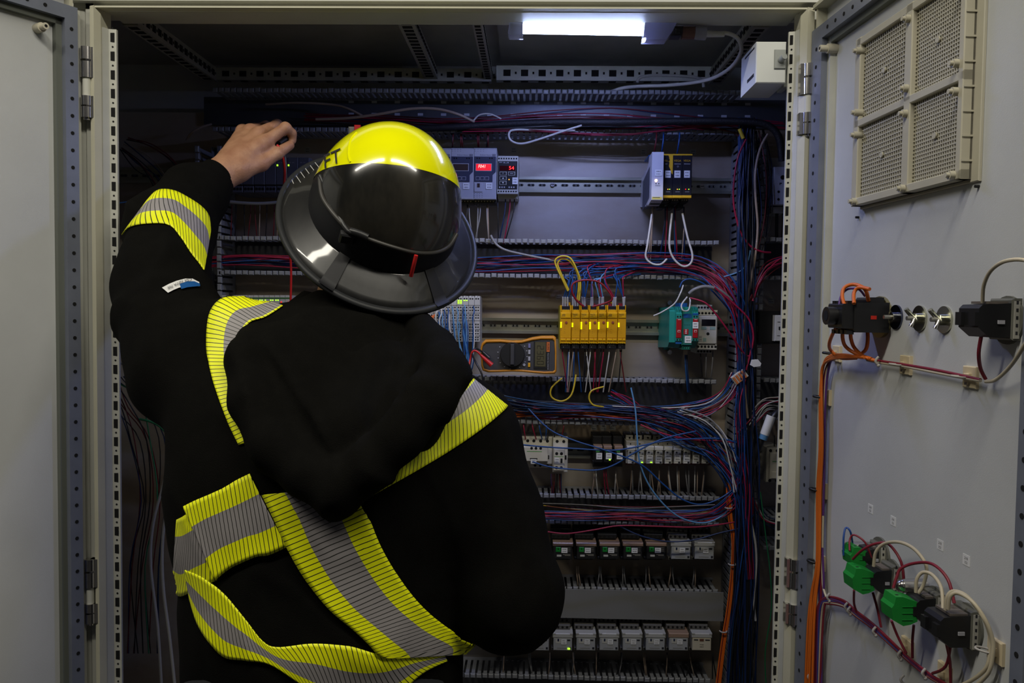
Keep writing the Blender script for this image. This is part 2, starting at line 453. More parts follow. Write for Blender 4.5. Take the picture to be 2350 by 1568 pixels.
def din(px0, px1, py, label, y=1.886):
    c = P((px0+px1)/2, py, y); x0 = P(px0, py, y).x; x1 = P(px1, py, y).x; z = c.z
    t = thing('din_rail', label, 'mounting rail', ((x0+x1)/2, YP, z-.0175), 'mounting rails')
    b = MB()
    for s in (1, -1):
        b.prism([(y, z+s*.0175), (y+.0013, z+s*.0175), (y+.0013, z+s*.0125), (YP-.001, z+s*.0125), (YP-.001, z+s*.011), (y-.0000, z+s*.011)][::s], x0, x1, DINM, 'x')
    b.box((x0, YP-.003, z-.012), (x1, YP-.001, z+.012), DINM)
    x = x0+.006
    while x < x1-.018:
        for dx in (.0035, .0145): b.cyl((x+dx, YP-.0034, z), (x+dx, YP-.003, z), .0028, SLOTG, 10)
        b.box((x+.0035, YP-.0034, z-.0028), (x+.0145, YP-.0030, z+.0028), SLOTG); x += .0255
    b.build('rail_profile', t)
    return t
din(1100, 1740, 425, 'steel mounting rail carrying the red-display meters and black-yellow modules')
din(1090, 1740, 751, 'steel mounting rail carrying the yellow safety relays')
din(1190, 1740, 1037, 'steel mounting rail between the white contactor and black relays')
din(1752, 1840, 751, 'short steel mounting rail piece beside the door post')
din(264, 425, 402, 'short dark mounting rail in the shadowed corner behind the forearm')
for px, py, yy in ((1268, 424, 1.894), (1611, 428, 1.894)):
    c = P(px, py, yy); b = MB(); b.cyl((c.x, YP-.009, c.z), (c.x, YP-.003, c.z), .0048, CHROME, 12); b.box((c.x-.004, YP-.0095, c.z-.0006), (c.x+.004, YP-.009, c.z+.0006), BLACKH)
    tag(b.build('rail_screw'), 'round slotted screw in the upper rail ' + ('between meters and power supply' if px < 1400 else 'right of the three black-yellow modules'), 'screw')
# perforated cross bar seen through the top duct
c0 = P(900, 262, 1.893); b = MB()
b.box((P(470, 262, 1.893).x, 1.888, P(1100, 290, 1.888).z), (P(1800, 262, 1.893).x, 1.899, P(1100, 226, 1.888).z), mat('blue_cast_zinc', (.13,.14,.17), .4, metal=.6, var=.3, vscale=5))
for py in (236, 264):
    x = P(800, 262, 1.888).x
    while x < P(1720, 262, 1.888).x:
        z = P(1160, py, 1.888).z
        b.box((x, 1.8872, z-.0028), (x+.012, 1.8885, z+.0028), mat('bright_slot', (.5,.52,.6), .4)); x += .0525
b.build('cross_bar', cab)
# ================================================================== devices on the plate
class Dev:
    def __init__(s, name, label, cat, r, yf=1.77, group=None):
        x0, y0, x1, y1 = r; s.yf = yf; c = P((x0+x1)/2, (y0+y1)/2, yf); s.w = (x1-x0)/S(yf); s.h = (y1-y0)/S(yf)
        s.c = c; s.t = thing(name, label, cat, (c.x, YP, c.z-s.h/2), group)
    def at(s, u, v, d=0): return Vector((s.c.x+(u-.5)*s.w, s.yf-d, s.c.z+(.5-v)*s.h))
    def bx(s, b, u0, v0, u1, v1, d0, d1, m, c=0):
        """box between fractions of the front face, from d0 to d1 metres in front of it"""
        p, q = s.at(u0, v0, d0), s.at(u1, v1, d1); b.box(p, q, m, c)
    def hole(s, b, u, v, r, d=.0004, m=None):
        p = s.at(u, v, d); b.cyl(p, p+Vector((0, .003, 0)), r, m or BLACKH, 10)
    def body(s, m, v0=0, v1=1, back=None, c=.001, name='housing', u0=0, u1=1):
        b = MB(); s.bx(b, u0, v0, u1, v1, 0, -(YP-.005-s.yf) if back is None else -back, m, c); return b
def label(d, u0, v0, u1, v1, dd, seed, m=LAB):
    b = MB(); d.bx(b, u0, v0, u1, v1, dd, dd-.0006, m); p = d.at((u0+u1)/2, (v0+v1)/2, dd+.0001)
    scrib(b, p, abs(u1-u0)*d.w, abs(v1-v0)*d.h, seed=seed); b.build('label', d.t)
def led(col, s): return mat('led_%d_%d_%d_%d' % (int(col[0]*99), int(col[1]*99), int(col[2]*99), int(s)), tuple(c*.5 for c in col), .4, emit=col, estr=s)
GREENL, YELL, REDL, ORL = led((.5, 1, .05), 1.2), led((.85, 1, 0), 1.6), led((1, .02, .02), 1.1), led((1, .45, .05), 1.2)
# --- red display transmitters
SILV = mat('silver_grey_plastic', (.40, .40, .44), .42); SLATE = mat('slate_front', (.035, .04, .075), .4)
REDBG = led((1, .015, .03), .75); LCDB = mat('brown_dark_display', (.05, .03, .025), .3)
def meter(x0, lit, lab, sd):
    d = Dev('process_meter', lab, 'process meter', (x0, 341, x0+52.3, 457), 1.775, 'slate-fronted process meters')
    b = d.body(SILV, c=.0012)
    d.bx(b, .01, .005, .99, .02, .0006, 0, SILV)
    for k in range(4):
        for j in range(2): d.bx(b, .04+.12*k, .02+.035*j, .08+.12*k, .026+.035*j, .0002, 0, SLATE)
        for j in range(3): d.bx(b, .03+.11*k, .885+.035*j, .07+.11*k, .893+.035*j, .0002, 0, SLATE)
    b.build('housing', d.t)
    b = MB(); o = d.at(0, 0, .0012); W, H = d.w, d.h
    poly = [(.03,.165),(.97,.165),(.97,.46),(.83,.525),(.83,.655),(.03,.655)]
    b.prism([(o.x+u*W, o.z-v*H) for u, v in poly], o.y, o.y+.002, SLATE, 'y')
    for u in (.15, .25, .70, .80): d.hole(b, u, .2, .0016, .0014)
    b.build('front_panel', d.t)
    b = MB(); d.bx(b, .08, .30, .79, .45, .0020, .0008, SILV); b.build('display_frame', d.t)
    b = MB(); d.bx(b, .105, .312, .765, .438, .0024, .0010, REDBG if lit else LCDB)
    if lit:
        text(b, 'F041', d.at(.37, .362, .0027), .0098, led((1, .35, .3), 3), slant=.18, sx=.85)
    b.build('display', d.t)
    b = MB()
    for k in range(3):
        u = .10+.20*k; d.bx(b, u, .555, u+.17, .625, .0017, .001, SILV); d.bx(b, u+.015, .562, u+.155, .618, .0021, .001, SLATE)
    b.build('button', d.t)
    b = MB(); text(b, 'Endress+Hauser', d.at(.52, .135, .0002), .0036, INK, slant=.2); d.bx(b, .80, .115, .95, .155, .0003, 0, SLATE)
    for k in range(3): text(b, 'E', d.at(.83+.045*k, .135, .0005), .0034, LAB)
    b.build('lettering', d.t)
    if sd != 1:
        b = MB(); d.bx(b, .03, .68, .40, .86, .0016, 0, SILV, .0008); d.bx(b, .16, .69, .28, .77, .0020, .001, LCDB); b.build('socket_cover', d.t)
    label(d, .54, .68, .82, .80, .0012, sd)
    b = MB(); d.bx(b, .02, 1.0, .98, 1.06, -.012, -.06, BLK)
    for k in range(7): d.bx(b, .06+.13*k, 1.015, .11+.13*k, 1.035, -.0115, -.013, BEIGE)
    d.bx(b, .02, -.05, .98, 0, -.02, -.07, BLK); b.build('terminal_strip', d.t)
meter(982, False, 'process meter mostly hidden behind the yellow helmet', 1)
meter(1034.5, False, 'process meter with a dark unlit display', 2)
meter(1087, True, 'process meter with a glowing red F041 display', 3)
d = Dev('display_controller', 'small black-fronted controller showing a red 54', 'controller', (1141, 360, 1189, 445), 1.775)
b = d.body(OFFW, c=.001)
for v in (.055, .93):
    for k in range(8): d.hole(b, .08+.118*k, v, .0017)
b.build('housing', d.t)
b = MB(); d.bx(b, .04, .125, .955, .87, .0012, 0, BLK, .0005); b.build('front_panel', d.t)
b = MB(); d.bx(b, .12, .25, .86, .38, .0016, .001, mat('dark_red_window', (.05, .002, .004), .2)); text(b, '54', d.at(.68, .312, .0020), .0105, led((1, .02, .02), 4), sx=1.1); b.build('display', d.t)
b = MB()
for k, (u, v) in enumerate(((.12,.405),(.52,.405),(.12,.53),(.12,.655))):
    d.bx(b, u, v, u+.33, v+.10, .0017, .001, OFFW, .0003); d.bx(b, u+.025, v+.012, u+.305, v+.088, .0020, .001, BLK)
    if k == 0: text(b, 'P', d.at(u+.165, v+.05, .0022), .004, LAB)
    if k == 2: o = d.at(u+.165, v+.05, .0022); b.prism([(o.x-.002, o.z-.0016), (o.x+.002, o.z-.0016), (o.x, o.z+.002)], o.y, o.y+.0002, LAB, 'y')
    if k == 3: o = d.at(u+.165, v+.05, .0022); b.prism([(o.x-.002, o.z+.0016), (o.x, o.z-.002), (o.x+.002, o.z+.0016)], o.y, o.y+.0002, LAB, 'y')
    if k == 1: d.bx(b, u+.1, v+.045, u+.24, v+.055, .0022, .0018, LAB)
for q in range(3):
    d.bx(b, .10+.05*q, .145, .13+.05*q, .17, .0014, .001, SILV); d.bx(b, .3+.09*q, .15+.02*(q%2), .36+.09*q, .18, .0014, .001, SILV)
    d.bx(b, .55+.11*q, .80, .61+.11*q, .84, .0014, .001, SILV); d.bx(b, .10+.11*q, .80, .16+.11*q, .84, .0014, .001, SILV)
b.build('button', d.t)
b = MB(); d.hole(b, .57, .615, .0013, .0022, ORL); b.build('indicator_light', d.t)
label(d, .73, .56, .99, .74, .0026, 4)
b = MB(); d.bx(b, .03, 1.0, .97, 1.1, -.012, -.06, OFFW); d.bx(b, .03, -.06, .97, 0, -.02, -.06, OFFW); b.build('terminal_strip', d.t)
# --- white slim power supply with deep ribbed side
d = Dev('power_supply', 'white slim power supply with one glowing orange light', 'power supply', (1496, 350, 1522, 458), 1.72)
b = MB(); x0, x1 = d.at(0,0).x, d.at(1,0).x; zt, zb_ = d.at(0,0).z, d.at(0,1).z
H = zt-zb_
b.prism([(1.72, zb_), (1.72, zt), (1.765, zt-.002), (1.775, zt-.014), (1.80, zt-.022), (YP, zt-.028), (YP, zb_+.006), (1.80, zb_-.004), (1.785, zb_-.001), (1.775, zb_-.006)], x0, x1, mat('violet_white_case', (.52, .52, .58), .42), 'x')
b.build('housing', d.t)
b = MB()
for k in range(26):
    z = zb_+H*(.06+.026*k); b.add([(x0-.0003, 1.75, z+.004), (x0-.0003, 1.86, z-.012), (x0-.0003, 1.86, z-.0135), (x0-.0003, 1.75, z+.0025)], [(0,1,2,3)], mat('vent_slot', (.10,.11,.17), .6))
b.build('vent_slots', d.t)
label(d, .28, .37, .86, .50, .0008, 5)
b = MB(); d.hole(b, .38, .595, .0026, .001, led((1, .62, .35), 6)); b.build('indicator_light', d.t)
b = MB(); d.hole(b, .38, .66, .0012, .0004); d.hole(b, .62, .66, .0012, .0004); d.bx(b, .3, .70, .75, .707, .0003, 0, INK)
YELP = mat('amber_plastic', (.62, .36, .015), .4)
d.bx(b, .05, .935, .92, .99, .0004, 0, mat('dull_yellow', (.55,.48,.12), .5)); d.bx(b, .12, .945, .75, .955, .0006, 0, INK); b.build('front_marking', d.t)
b = MB(); d.bx(b, .1, 1.0, .95, 1.05, -.03, -.12, BLK); d.bx(b, .0, -.03, .6, .0, -.05, -.12, mat('blue_terminal', (.01,.09,.30), .4)); b.build('terminal_strip', d.t)
NAVY = mat('black_navy_front', (.010, .010, .016), .35); BLUET = MATS['blue_terminal']
for k, (x0, x1, torn) in enumerate(((1523, 1543.5, 1), (1544, 1566, 0), (1566.5, 1587.5, 0))):
    d = Dev('signal_conditioner', ['black-yellow module with torn yellow film beside the white power supply', 'black-yellow module in the middle of three, orange and green lights', 'black-yellow module at the end of three, red and green lights'][k], 'signal module', (x0, 356, x1, 456), 1.735, 'black-yellow modules')
    b = d.body(NAVY, v1=.925, c=.0008); b.build('housing', d.t)
    b = MB(); d.bx(b, -.0, -.012, 1.0, .02, .001, -.01, YELP); d.bx(b, 0, .915, 1.0, .975, .0004, -.02, YELP, .0006)
    if torn:
        o = d.at(0, 0, .0009); b.prism([(o.x+u*d.w, o.z-v*d.h) for u, v in ((.50,.02),(.99,.02),(.99,.45),(.86,.42),(.72,.33),(.56,.26),(.62,.18),(.48,.12),(.60,.08))], o.y, o.y+.0006, YELP, 'y')
        d.hole(b, .52, .12, .0022, .0014)
    b.build('yellow_trim', d.t)
    b = MB()
    text(b, 'VEGA', d.at(.45 if not torn else .36, .14, .0005), .0056, YELP, sx=1.05); d.bx(b, .14, .205, .8 if not torn else .4, .215, .0004, 0, SILV)
    if k == 1: text(b, 'O', d.at(.5, .27, .0004), .005, SILV)
    text(b, '◦', d.at(.55, .66, .0004), .004, SILV) if 0 else None
    d.bx(b, .30, .835, .75, .842, .0004, 0, SILV); b.build('lettering', d.t)
    label(d, .16, .36, .78, .52, .0006, 10+k)
    b = MB(); d.hole(b, .50 if k < 2 else .36, .78, .0011, .0008, ORL if k < 2 else REDL); d.hole(b, .70, .78, .0011, .0008, GREENL if k < 2 else GREENL); b.build('indicator_light', d.t)
    b = MB(); d.bx(b, .0, .975, .8, 1.05, -.015, -.06, BLK)
    for q in range(3): d.bx(b, .1+.24*q, .99, .2+.24*q, 1.015, -.0145, -.017, BEIGE)
    d.bx(b, .0, 1.05, .6, 1.14, -.05, -.1, BLK); d.bx(b, .0, -.055, .75, -.012, -.03, -.1, BLUET); b.build('terminal_strip', d.t)
# --- yellow safety relays
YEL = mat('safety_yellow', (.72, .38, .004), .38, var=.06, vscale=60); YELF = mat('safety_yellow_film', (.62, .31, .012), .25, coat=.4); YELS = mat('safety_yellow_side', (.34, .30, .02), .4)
DKRED = mat('dark_red_ferrule', (.20, .008, .012), .45); REDW = mat('wire_red', (.42, .018, .03), .4); 
pz = [(1285,1311),(1311.3,1331.3),(1331.6,1351.4),(1351.7,1371.4),(1371.7,1391.6),(1392,1417.3),(1417.6,1437)]
lbl = ['wide yellow safety relay at the multimeter end of the row', 'narrow yellow safety relay next to the wide end one', 'narrow yellow safety relay with five lights, third along from the multimeter',
       'narrow yellow safety relay exactly in the middle of the seven', 'narrow yellow safety relay just before the second wide one', 'wide yellow safety relay, sixth along from the multimeter', 'yellow safety relay at the teal module end of the row']
nl = [4, 3, 5, 5, 5, 4, 3]
for k, (x0, x1) in enumerate(pz):
    d = Dev('safety_relay', lbl[k], 'relay', (x0, 701, x1, 803), 1.77, 'yellow safety relays')
    n = 4 if x1-x0 > 22 else 3
    b = MB(); d.bx(b, .02, .155, .98, .865, 0, -.115, YEL, .0008); d.bx(b, .02, .0, .16, .155, -.008, -.10, YEL, .0005); d.bx(b, .86, .0, .98, .155, -.008, -.10, YEL, .0005)
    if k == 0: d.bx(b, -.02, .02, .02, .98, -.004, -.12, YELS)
    d.bx(b, .16, .10, .86, .155, -.004, -.05, YEL)
    if k in (0, 5): d.bx(b, .55, -.07, .98, .0, -.05, -.08, YEL)
    b.build('housing', d.t)
    b = MB(); d.bx(b, .05, .17, .95, .29, .0035, 0, YEL, .0012); b.build('top_cover', d.t); b = MB(); d.bx(b, .06, .745, .55, .80, .0025, 0, YEL, .001); d.bx(b, .58, .745, .95, .80, .0025, 0, YEL, .001)
    for q in range(n): d.bx(b, .12+.8/n*q, .84, .12+.8/n*(q+.55), .85, .001, 0, YELS)
    b.build('bottom_cover', d.t)
    b = MB(); d.bx(b, .05, .295, .96, .735, .0014, 0, YELF, .0004)
    b.build('front_window', d.t)
    b = MB(); text(b, 'pilz' if n == 4 else 'PNOZ', d.at(.32 if n == 4 else .38, .208, .0042), .0052 if n == 4 else .0042, INK, sx=.9); d.bx(b, .1, .24, .45, .247, .0038, .003, INK)
    for q in range(6): d.bx(b, .34, .42+.04*q, .34+.1+.06*(q % 2), .424+.04*q, .0016, .001, mat('brown_print', (.25,.12,.01), .6))
    b.build('lettering', d.t)
    if n == 4 or nl[k] == 5:
        b = MB(); d.hole(b, .55 if n == 4 else .66, .385, .0027, .0030, mat('maroon_cap', (.28, .06, .03), .5)); b.build('dial', d.t)
    b = MB(); v0 = .375+(.02 if nl[k] == 3 else 0)
    for q in range(nl[k]): d.bx(b, .03+.0, v0+.034*q, .03+.16*20/(x1-x0), v0+.026+.034*q, .0024, .001, YELL)
    for q in range(2): d.bx(b, .08, v0+.034*(nl[k]+q)+.01, .12, v0+.034*(nl[k]+q)+.02, .0018, .001, INK)
    b.build('indicator_light', d.t)
    b = MB(); d.bx(b, .16, .02, .86, .145, -.006, -.06, BLK, .001); d.bx(b, .06, .865, .96, .985, -.004, -.06, BLK, .001)
    for q in range(n):
        u = .22+.62/n*q; d.bx(b, u, .09, u+.1, .12, -.0055, -.007, mat('screw_zinc', (.35,.34,.3), .35, metal=.8)); d.bx(b, u-.03, .885, u+.05, .90, -.0035, -.005, MATS['screw_zinc'])
    d.bx(b, .3, .93, .38, .955, -.0035, -.005, MATS['screw_zinc'])
    b.build('terminal_strip', d.t)
    b = MB()
    for q in range(n): u = .22+.64/n*q; b.cyl(d.at(u, .03, -.012), d.at(u, -.035, -.018), .0018, DKRED, 7)
    b.build('ferrule', d.t)
# --- teal isolators and electronic monitoring relay
TEAL = mat('teal_plastic', (.02, .27, .22), .38, var=.1, vscale=30); TEALD = mat('teal_dark_film', (.03, .19, .165), .25, coat=.3); REDP = mat('red_plastic', (.36, .008, .012), .4)
for k, (x0, x1) in enumerate(((1551, 1564.5), (1589, 1602))):
    d = Dev('isolating_barrier', ['slim teal isolator with red front at the outer side of the group', 'slim teal isolator with red front beside the grey monitoring relay'][k], 'signal module', (x0, 704, x1, 802), 1.735, 'slim teal isolators')
    b = MB(); X0, X1 = d.at(0,0).x, d.at(1,0).x; zt, z0 = d.at(0,0).z, d.at(0,1).z; Hh = zt-z0
    b.prism([(1.735, z0+.20*Hh), (1.735, zt-.17*Hh), (1.75, zt-.03*Hh), (1.77, zt), (YP-.005, zt-.02*Hh), (YP-.005, z0-.10*Hh), (1.86, z0+.07*Hh), (1.79, z0), (1.765, z0+.02*Hh)], X0, X1, TEAL, 'x')
    for q in range(3): d.bx(b, .05+.42*q, .02, .12+.42*q, .17, -.002, -.03, TEAL)
    d.bx(b, .0, 0.83, 1, .87, .0005, 0, BLUET) if k == 0 else d.bx(b, 0, .155, 1, .20, .0005, 0, BLUET)
    for q in range(2):
        for v in (.235, .775): d.hole(b, .28+.46*q, v, .0018)
    b.build('housing', d.t)
    b = MB(); d.bx(b, .06, .285, .96, .735, .0016, 0, REDP, .0008); d.bx(b, .3, .55, .75, .60, .002, .001, LAB); d.bx(b, .35, .56, .7, .59, .0024, .001, REDP); d.bx(b, .3, .30, .8, .31, .0019, .001, LAB); b.build('front_flap', d.t)
    if k: label(d, .0, .36, 1.0, .51, .0024, 21)
d = Dev('isolating_barrier', 'middle teal module of the group, with a switch window and a blue top', 'signal module', (1565, 705, 1588.5, 806), 1.742)
b = MB(); d.bx(b, 0, .0, 1, .87, 0, -.15, TEAL, .001); d.bx(b, .1, .87, .9, .97, -.004, -.06, TEAL, .001)
for q in range(4): d.hole(b, .2+.2*q, .93, .0014, -.0036)
b.build('housing', d.t)
b = MB(); d.bx(b, .04, .14, .96, .86, .0012, 0, TEALD, .0006); b.build('front_window', d.t)
b = MB(); d.bx(b, .12, .16, .9, .25, .0016, .001, BLUET); d.bx(b, .0, -.09, .8, .0, -.04, -.09, BLUET); d.bx(b, .15, .50, .62, .62, .0018, .001, REDP)
for q in range(3): d.bx(b, .28, .515+.035*q, .48, .53+.035*q, .0022, .001, LAB)
for q in range(3): d.bx(b, .25+.2*q, .40, .32+.2*q, .41, .0015, .001, INK)
b.build('front_marking', d.t)
label(d, .28, .655, .92, .81, .0022, 22)
for py in (695, 808):
    c = P(1535, py, 1.88); b = MB(); b.cyl((c.x, YP-.03, c.z), (c.x, YP-.001, c.z), .004, CHROME, 10); b.cyl((c.x, YP-.034, c.z), (c.x, YP-.03, c.z), .0055, CHROME, 6)
    tag(b.build('bolt'), 'hexagonal bolt sticking out %s the teal isolators' % ('above' if py < 700 else 'below'), 'bolt')
MB_ = Dev('end_clamp', 'deep teal block beside the slim teal isolators', 'signal module', (1536.5, 706, 1550.8, 800), 1.742)
b = MB(); X0, X1 = MB_.at(0,0).x, MB_.at(1,0).x; zt, z0 = MB_.at(0,0).z, MB_.at(0,1).z; Hh = zt-z0
b.prism([(1.745, z0+.15*Hh), (1.745, zt-.10*Hh), (1.765, zt), (YP-.002, zt-.01*Hh), (YP-.002, z0-.06*Hh), (1.79, z0), (1.76, z0+.03*Hh)], X0, X1, TEAL, 'x'); b.build('housing', MB_.t)
d = Dev('monitoring_relay', 'light grey monitoring relay with a black display window', 'relay', (1602.5, 712, 1646, 803), 1.775)
b = MB(); d.bx(b, 0, .0, 1, 1, 0, -.09, OFFW, .001); d.bx(b, 0, -.13, .82, .0, -.02, -.09, OFFW, .001); d.bx(b, 0, 1, .8, 1.10, -.015, -.08, OFFW, .001)
for q in range(6): d.hole(b, .02+.18*q, .08, .0026)
for q in range(6): d.hole(b, .02+.18*q, .92, .0026)
for q in range(5): d.hole(b, .1+.16*q, -.06, .0024, -.0196); d.hole(b, .1+.16*q, 1.05, .0024, -.0146)
b.build('housing', d.t)
b = MB(); d.bx(b, .01, .15, .97, .85, .002, 0, OFFW, .0012); d.bx(b, .02, .14, .9, .155, .0005, 0, BLACKH); d.bx(b, .02, .86, .9, .875, .0005, 0, BLACKH); b.build('front_panel', d.t)
b = MB(); d.bx(b, .16, .235, .88, .40, .0026, .001, mat('display_black', (.006,.006,.008), .12)); b.build('display', d.t)
b = MB(); G2 = mat('grey_green_key', (.24,.36,.34), .5)
d.bx(b, .14, .42, .42, .49, .0026, .001, G2); d.bx(b, .6, .42, .88, .49, .0026, .001, G2); d.bx(b, .25, .70, .42, .79, .0026, .001, G2); d.hole(b, .5, .595, .0032, .0026); b.build('button', d.t)
label(d, .0, .64, .2, .78, .0030, 23, LABT)
# --- contactor group
CONT = mat('ivory_contactor', (.60, .57, .48), .42); GRN = mat('green_print', (.05, .30, .05), .5)
d = Dev('contactor', 'wide ivory contactor half hidden behind the right sleeve', 'contactor', (1196, 1006, 1268, 1078), 1.80)
b = MB(); d.bx(b, 0, .0, 1, .42, -.02, -.09, CONT, .001); d.bx(b, 0, .27, .86, .75, 0, -.09, CONT, .0015); d.bx(b, 0, .70, 1, 1.0, -.02, -.09, CONT, .001); d.bx(b, .82, .35, 1, .86, -.012, -.09, CONT, .001)
for u in (.2, .4, .62, .84): d.hole(b, u, .13, .0035, -.0196)
for u in (.33, .47, .62): d.hole(b, u, .32, .003, .0004)
for u in (.45, .62, .85): d.hole(b, u, .93, .003, -.0196)
b.build('housing', d.t)
b = MB(); d.bx(b, .84, .57, .90, .70, -.0116, -.013, BLACKH); b.build('indicator_slot', d.t)
b = MB(); d.bx(b, .18, .415, .66, .43, .0004, 0, GRN); d.bx(b, .28, .64, .52, .68, .0004, 0, BLACKH); b.build('front_marking', d.t)
label(d, .31, .67, .49, .82, .001, 31)
d = Dev('auxiliary_contact_block', 'narrow ivory auxiliary block plugged onto the contactor', 'contact block', (1270.5, 1030, 1296, 1081), 1.785)
b = MB(); d.bx(b, 0, 0, 1, 1, 0, -.10, CONT, .0012)
for u in (.27, .70):
    d.hole(b, u, .22, .0034); d.hole(b, u, .86, .0034, m=mat('blue_screw_hole', (.02,.02,.06), .4))
b.build('housing', d.t)
b = MB(); d.bx(b, .06, .345, .9, .36, .0004, 0, GRN); d.bx(b, .62, .44, .80, .64, .0006, 0, BLACKH); b.build('front_marking', d.t)
label(d, .08, .42, .5, .68, .0006, 32)
d = Dev('contactor', 'ivory contactor body behind the narrow auxiliary block', 'contactor', (1268.5, 1005, 1303, 1085), 1.805)
b = MB(); d.bx(b, 0, .0, 1, 1, 0, -.08, CONT, .001)
for u in (.28, .72): d.hole(b, u, .1, .0034)
d.bx(b, .8, .5, .92, .62, .0006, 0, BLACKH); b.build('housing', d.t)
# --- three black relays then ten slim white relays
SOCK = mat('socket_beige', (.30, .28, .23), .5); BRN = mat('brown_clear_cap', (.30, .20, .14), .3); WFL = mat('relay_white', (.58, .57, .52), .42)
def brelay(x0, lab, sd, lit):
    d = Dev('plug_in_relay', lab, 'relay', (x0, 1030, x0+18.5, 1062), 1.785, 'black relays with white labels')
    b = MB(); d.bx(b, 0, 0, 1, 1, 0, -.05, BLK, .001); d.bx(b, -.1, -.75, 1.1, -.05, -.03, -.1, BLK, .002); d.bx(b, -.1, 1.0, 1.1, 1.45, -.02, -.1, BLK, .002)
    b.build('housing', d.t)
    b = MB(); d.bx(b, -.05, -.18, 1.0, .05, .0008, -.045, BRN, .001); b.build('cap', d.t)
    b = MB(); d.bx(b, .2, .12, .42, .24, .0014, 0, GRN); d.bx(b, .45, .12, .62, .24, .0014, 0, GRN); b.build('flag', d.t)
    label(d, .24, .30, .96, .76, .0010, sd)
    if lit: b = MB(); d.bx(b, .62, .74, .84, .84, .0018, .0008, GREENL); b.build('indicator_light', d.t)
brelay(1364, 'black plug-in relay nearest the ivory contactor, above the blue wire', 41, 0)
brelay(1386, 'black plug-in relay with a green light, middle of three', 42, 1)
brelay(1411, 'black plug-in relay nearest the slim white relays', 43, 0)
for k in range(10):
    x0 = 1441+21.3*k
    d = Dev('interface_relay', ['slim white relay at the black relay end, crossed by two blue wires', 'slim white relay with a green light behind the falling blue wire', 'slim white relay with a green light, clear of the wires',
        'slim white relay just after the two with green lights', 'fifth slim white relay counted from the black relays', 'sixth slim white relay counted from the black relays', 'seventh slim white relay counted from the black relays',
        'third slim white relay before the wire bundle end', 'second slim white relay before the wire bundle end', 'slim white relay tucked under the wire bundle at the row end'][k], 'relay', (x0, 1034, x0+15.5, 1065), 1.785, 'slim white interface relays')
    b = MB(); d.bx(b, 0, 0, 1, 1, 0, -.05, WFL, .0008); b.build('housing', d.t)
    b = MB(); d.bx(b, -.16, -.30, 1.12, .0, .0012, -.04, WFL, .0012); b.build('cap', d.t)
    b = MB(); d.bx(b, .05, .06, .95, .30, .0006, 0, mat('grey_print', (.25,.25,.24), .5)); d.bx(b, .2, .08, .45, .20, .0010, 0, INK); d.bx(b, .66, .22, .9, .28, .001, 0, INK)
    scrib(b, d.at(.5, .55, .0003), d.w*.95, d.h*.55, seed=50+k); d.bx(b, .1, .82, .9, .83, .0004, 0, INK); b.build('front_marking', d.t)
    b = MB(); d.bx(b, .58, .84, .86, .92, .0014, .0002, GREENL if k in (1, 2) else INK); b.build('indicator_light', d.t)
    b = MB(); d.bx(b, -.2, -.62, 1.18, 1.06, -.012, -.1, SOCK, .001); d.bx(b, -.1, -.95, .95, -.62, -.03, -.1, SOCK, .001); d.bx(b, -.1, 1.06, .95, 1.25, -.03, -.1, DKRED)
    d.hole(b, .45, -.78, .0022, -.0296); d.hole(b, .45, -.42, .0016, -.0116)
    b.build('socket', d.t)
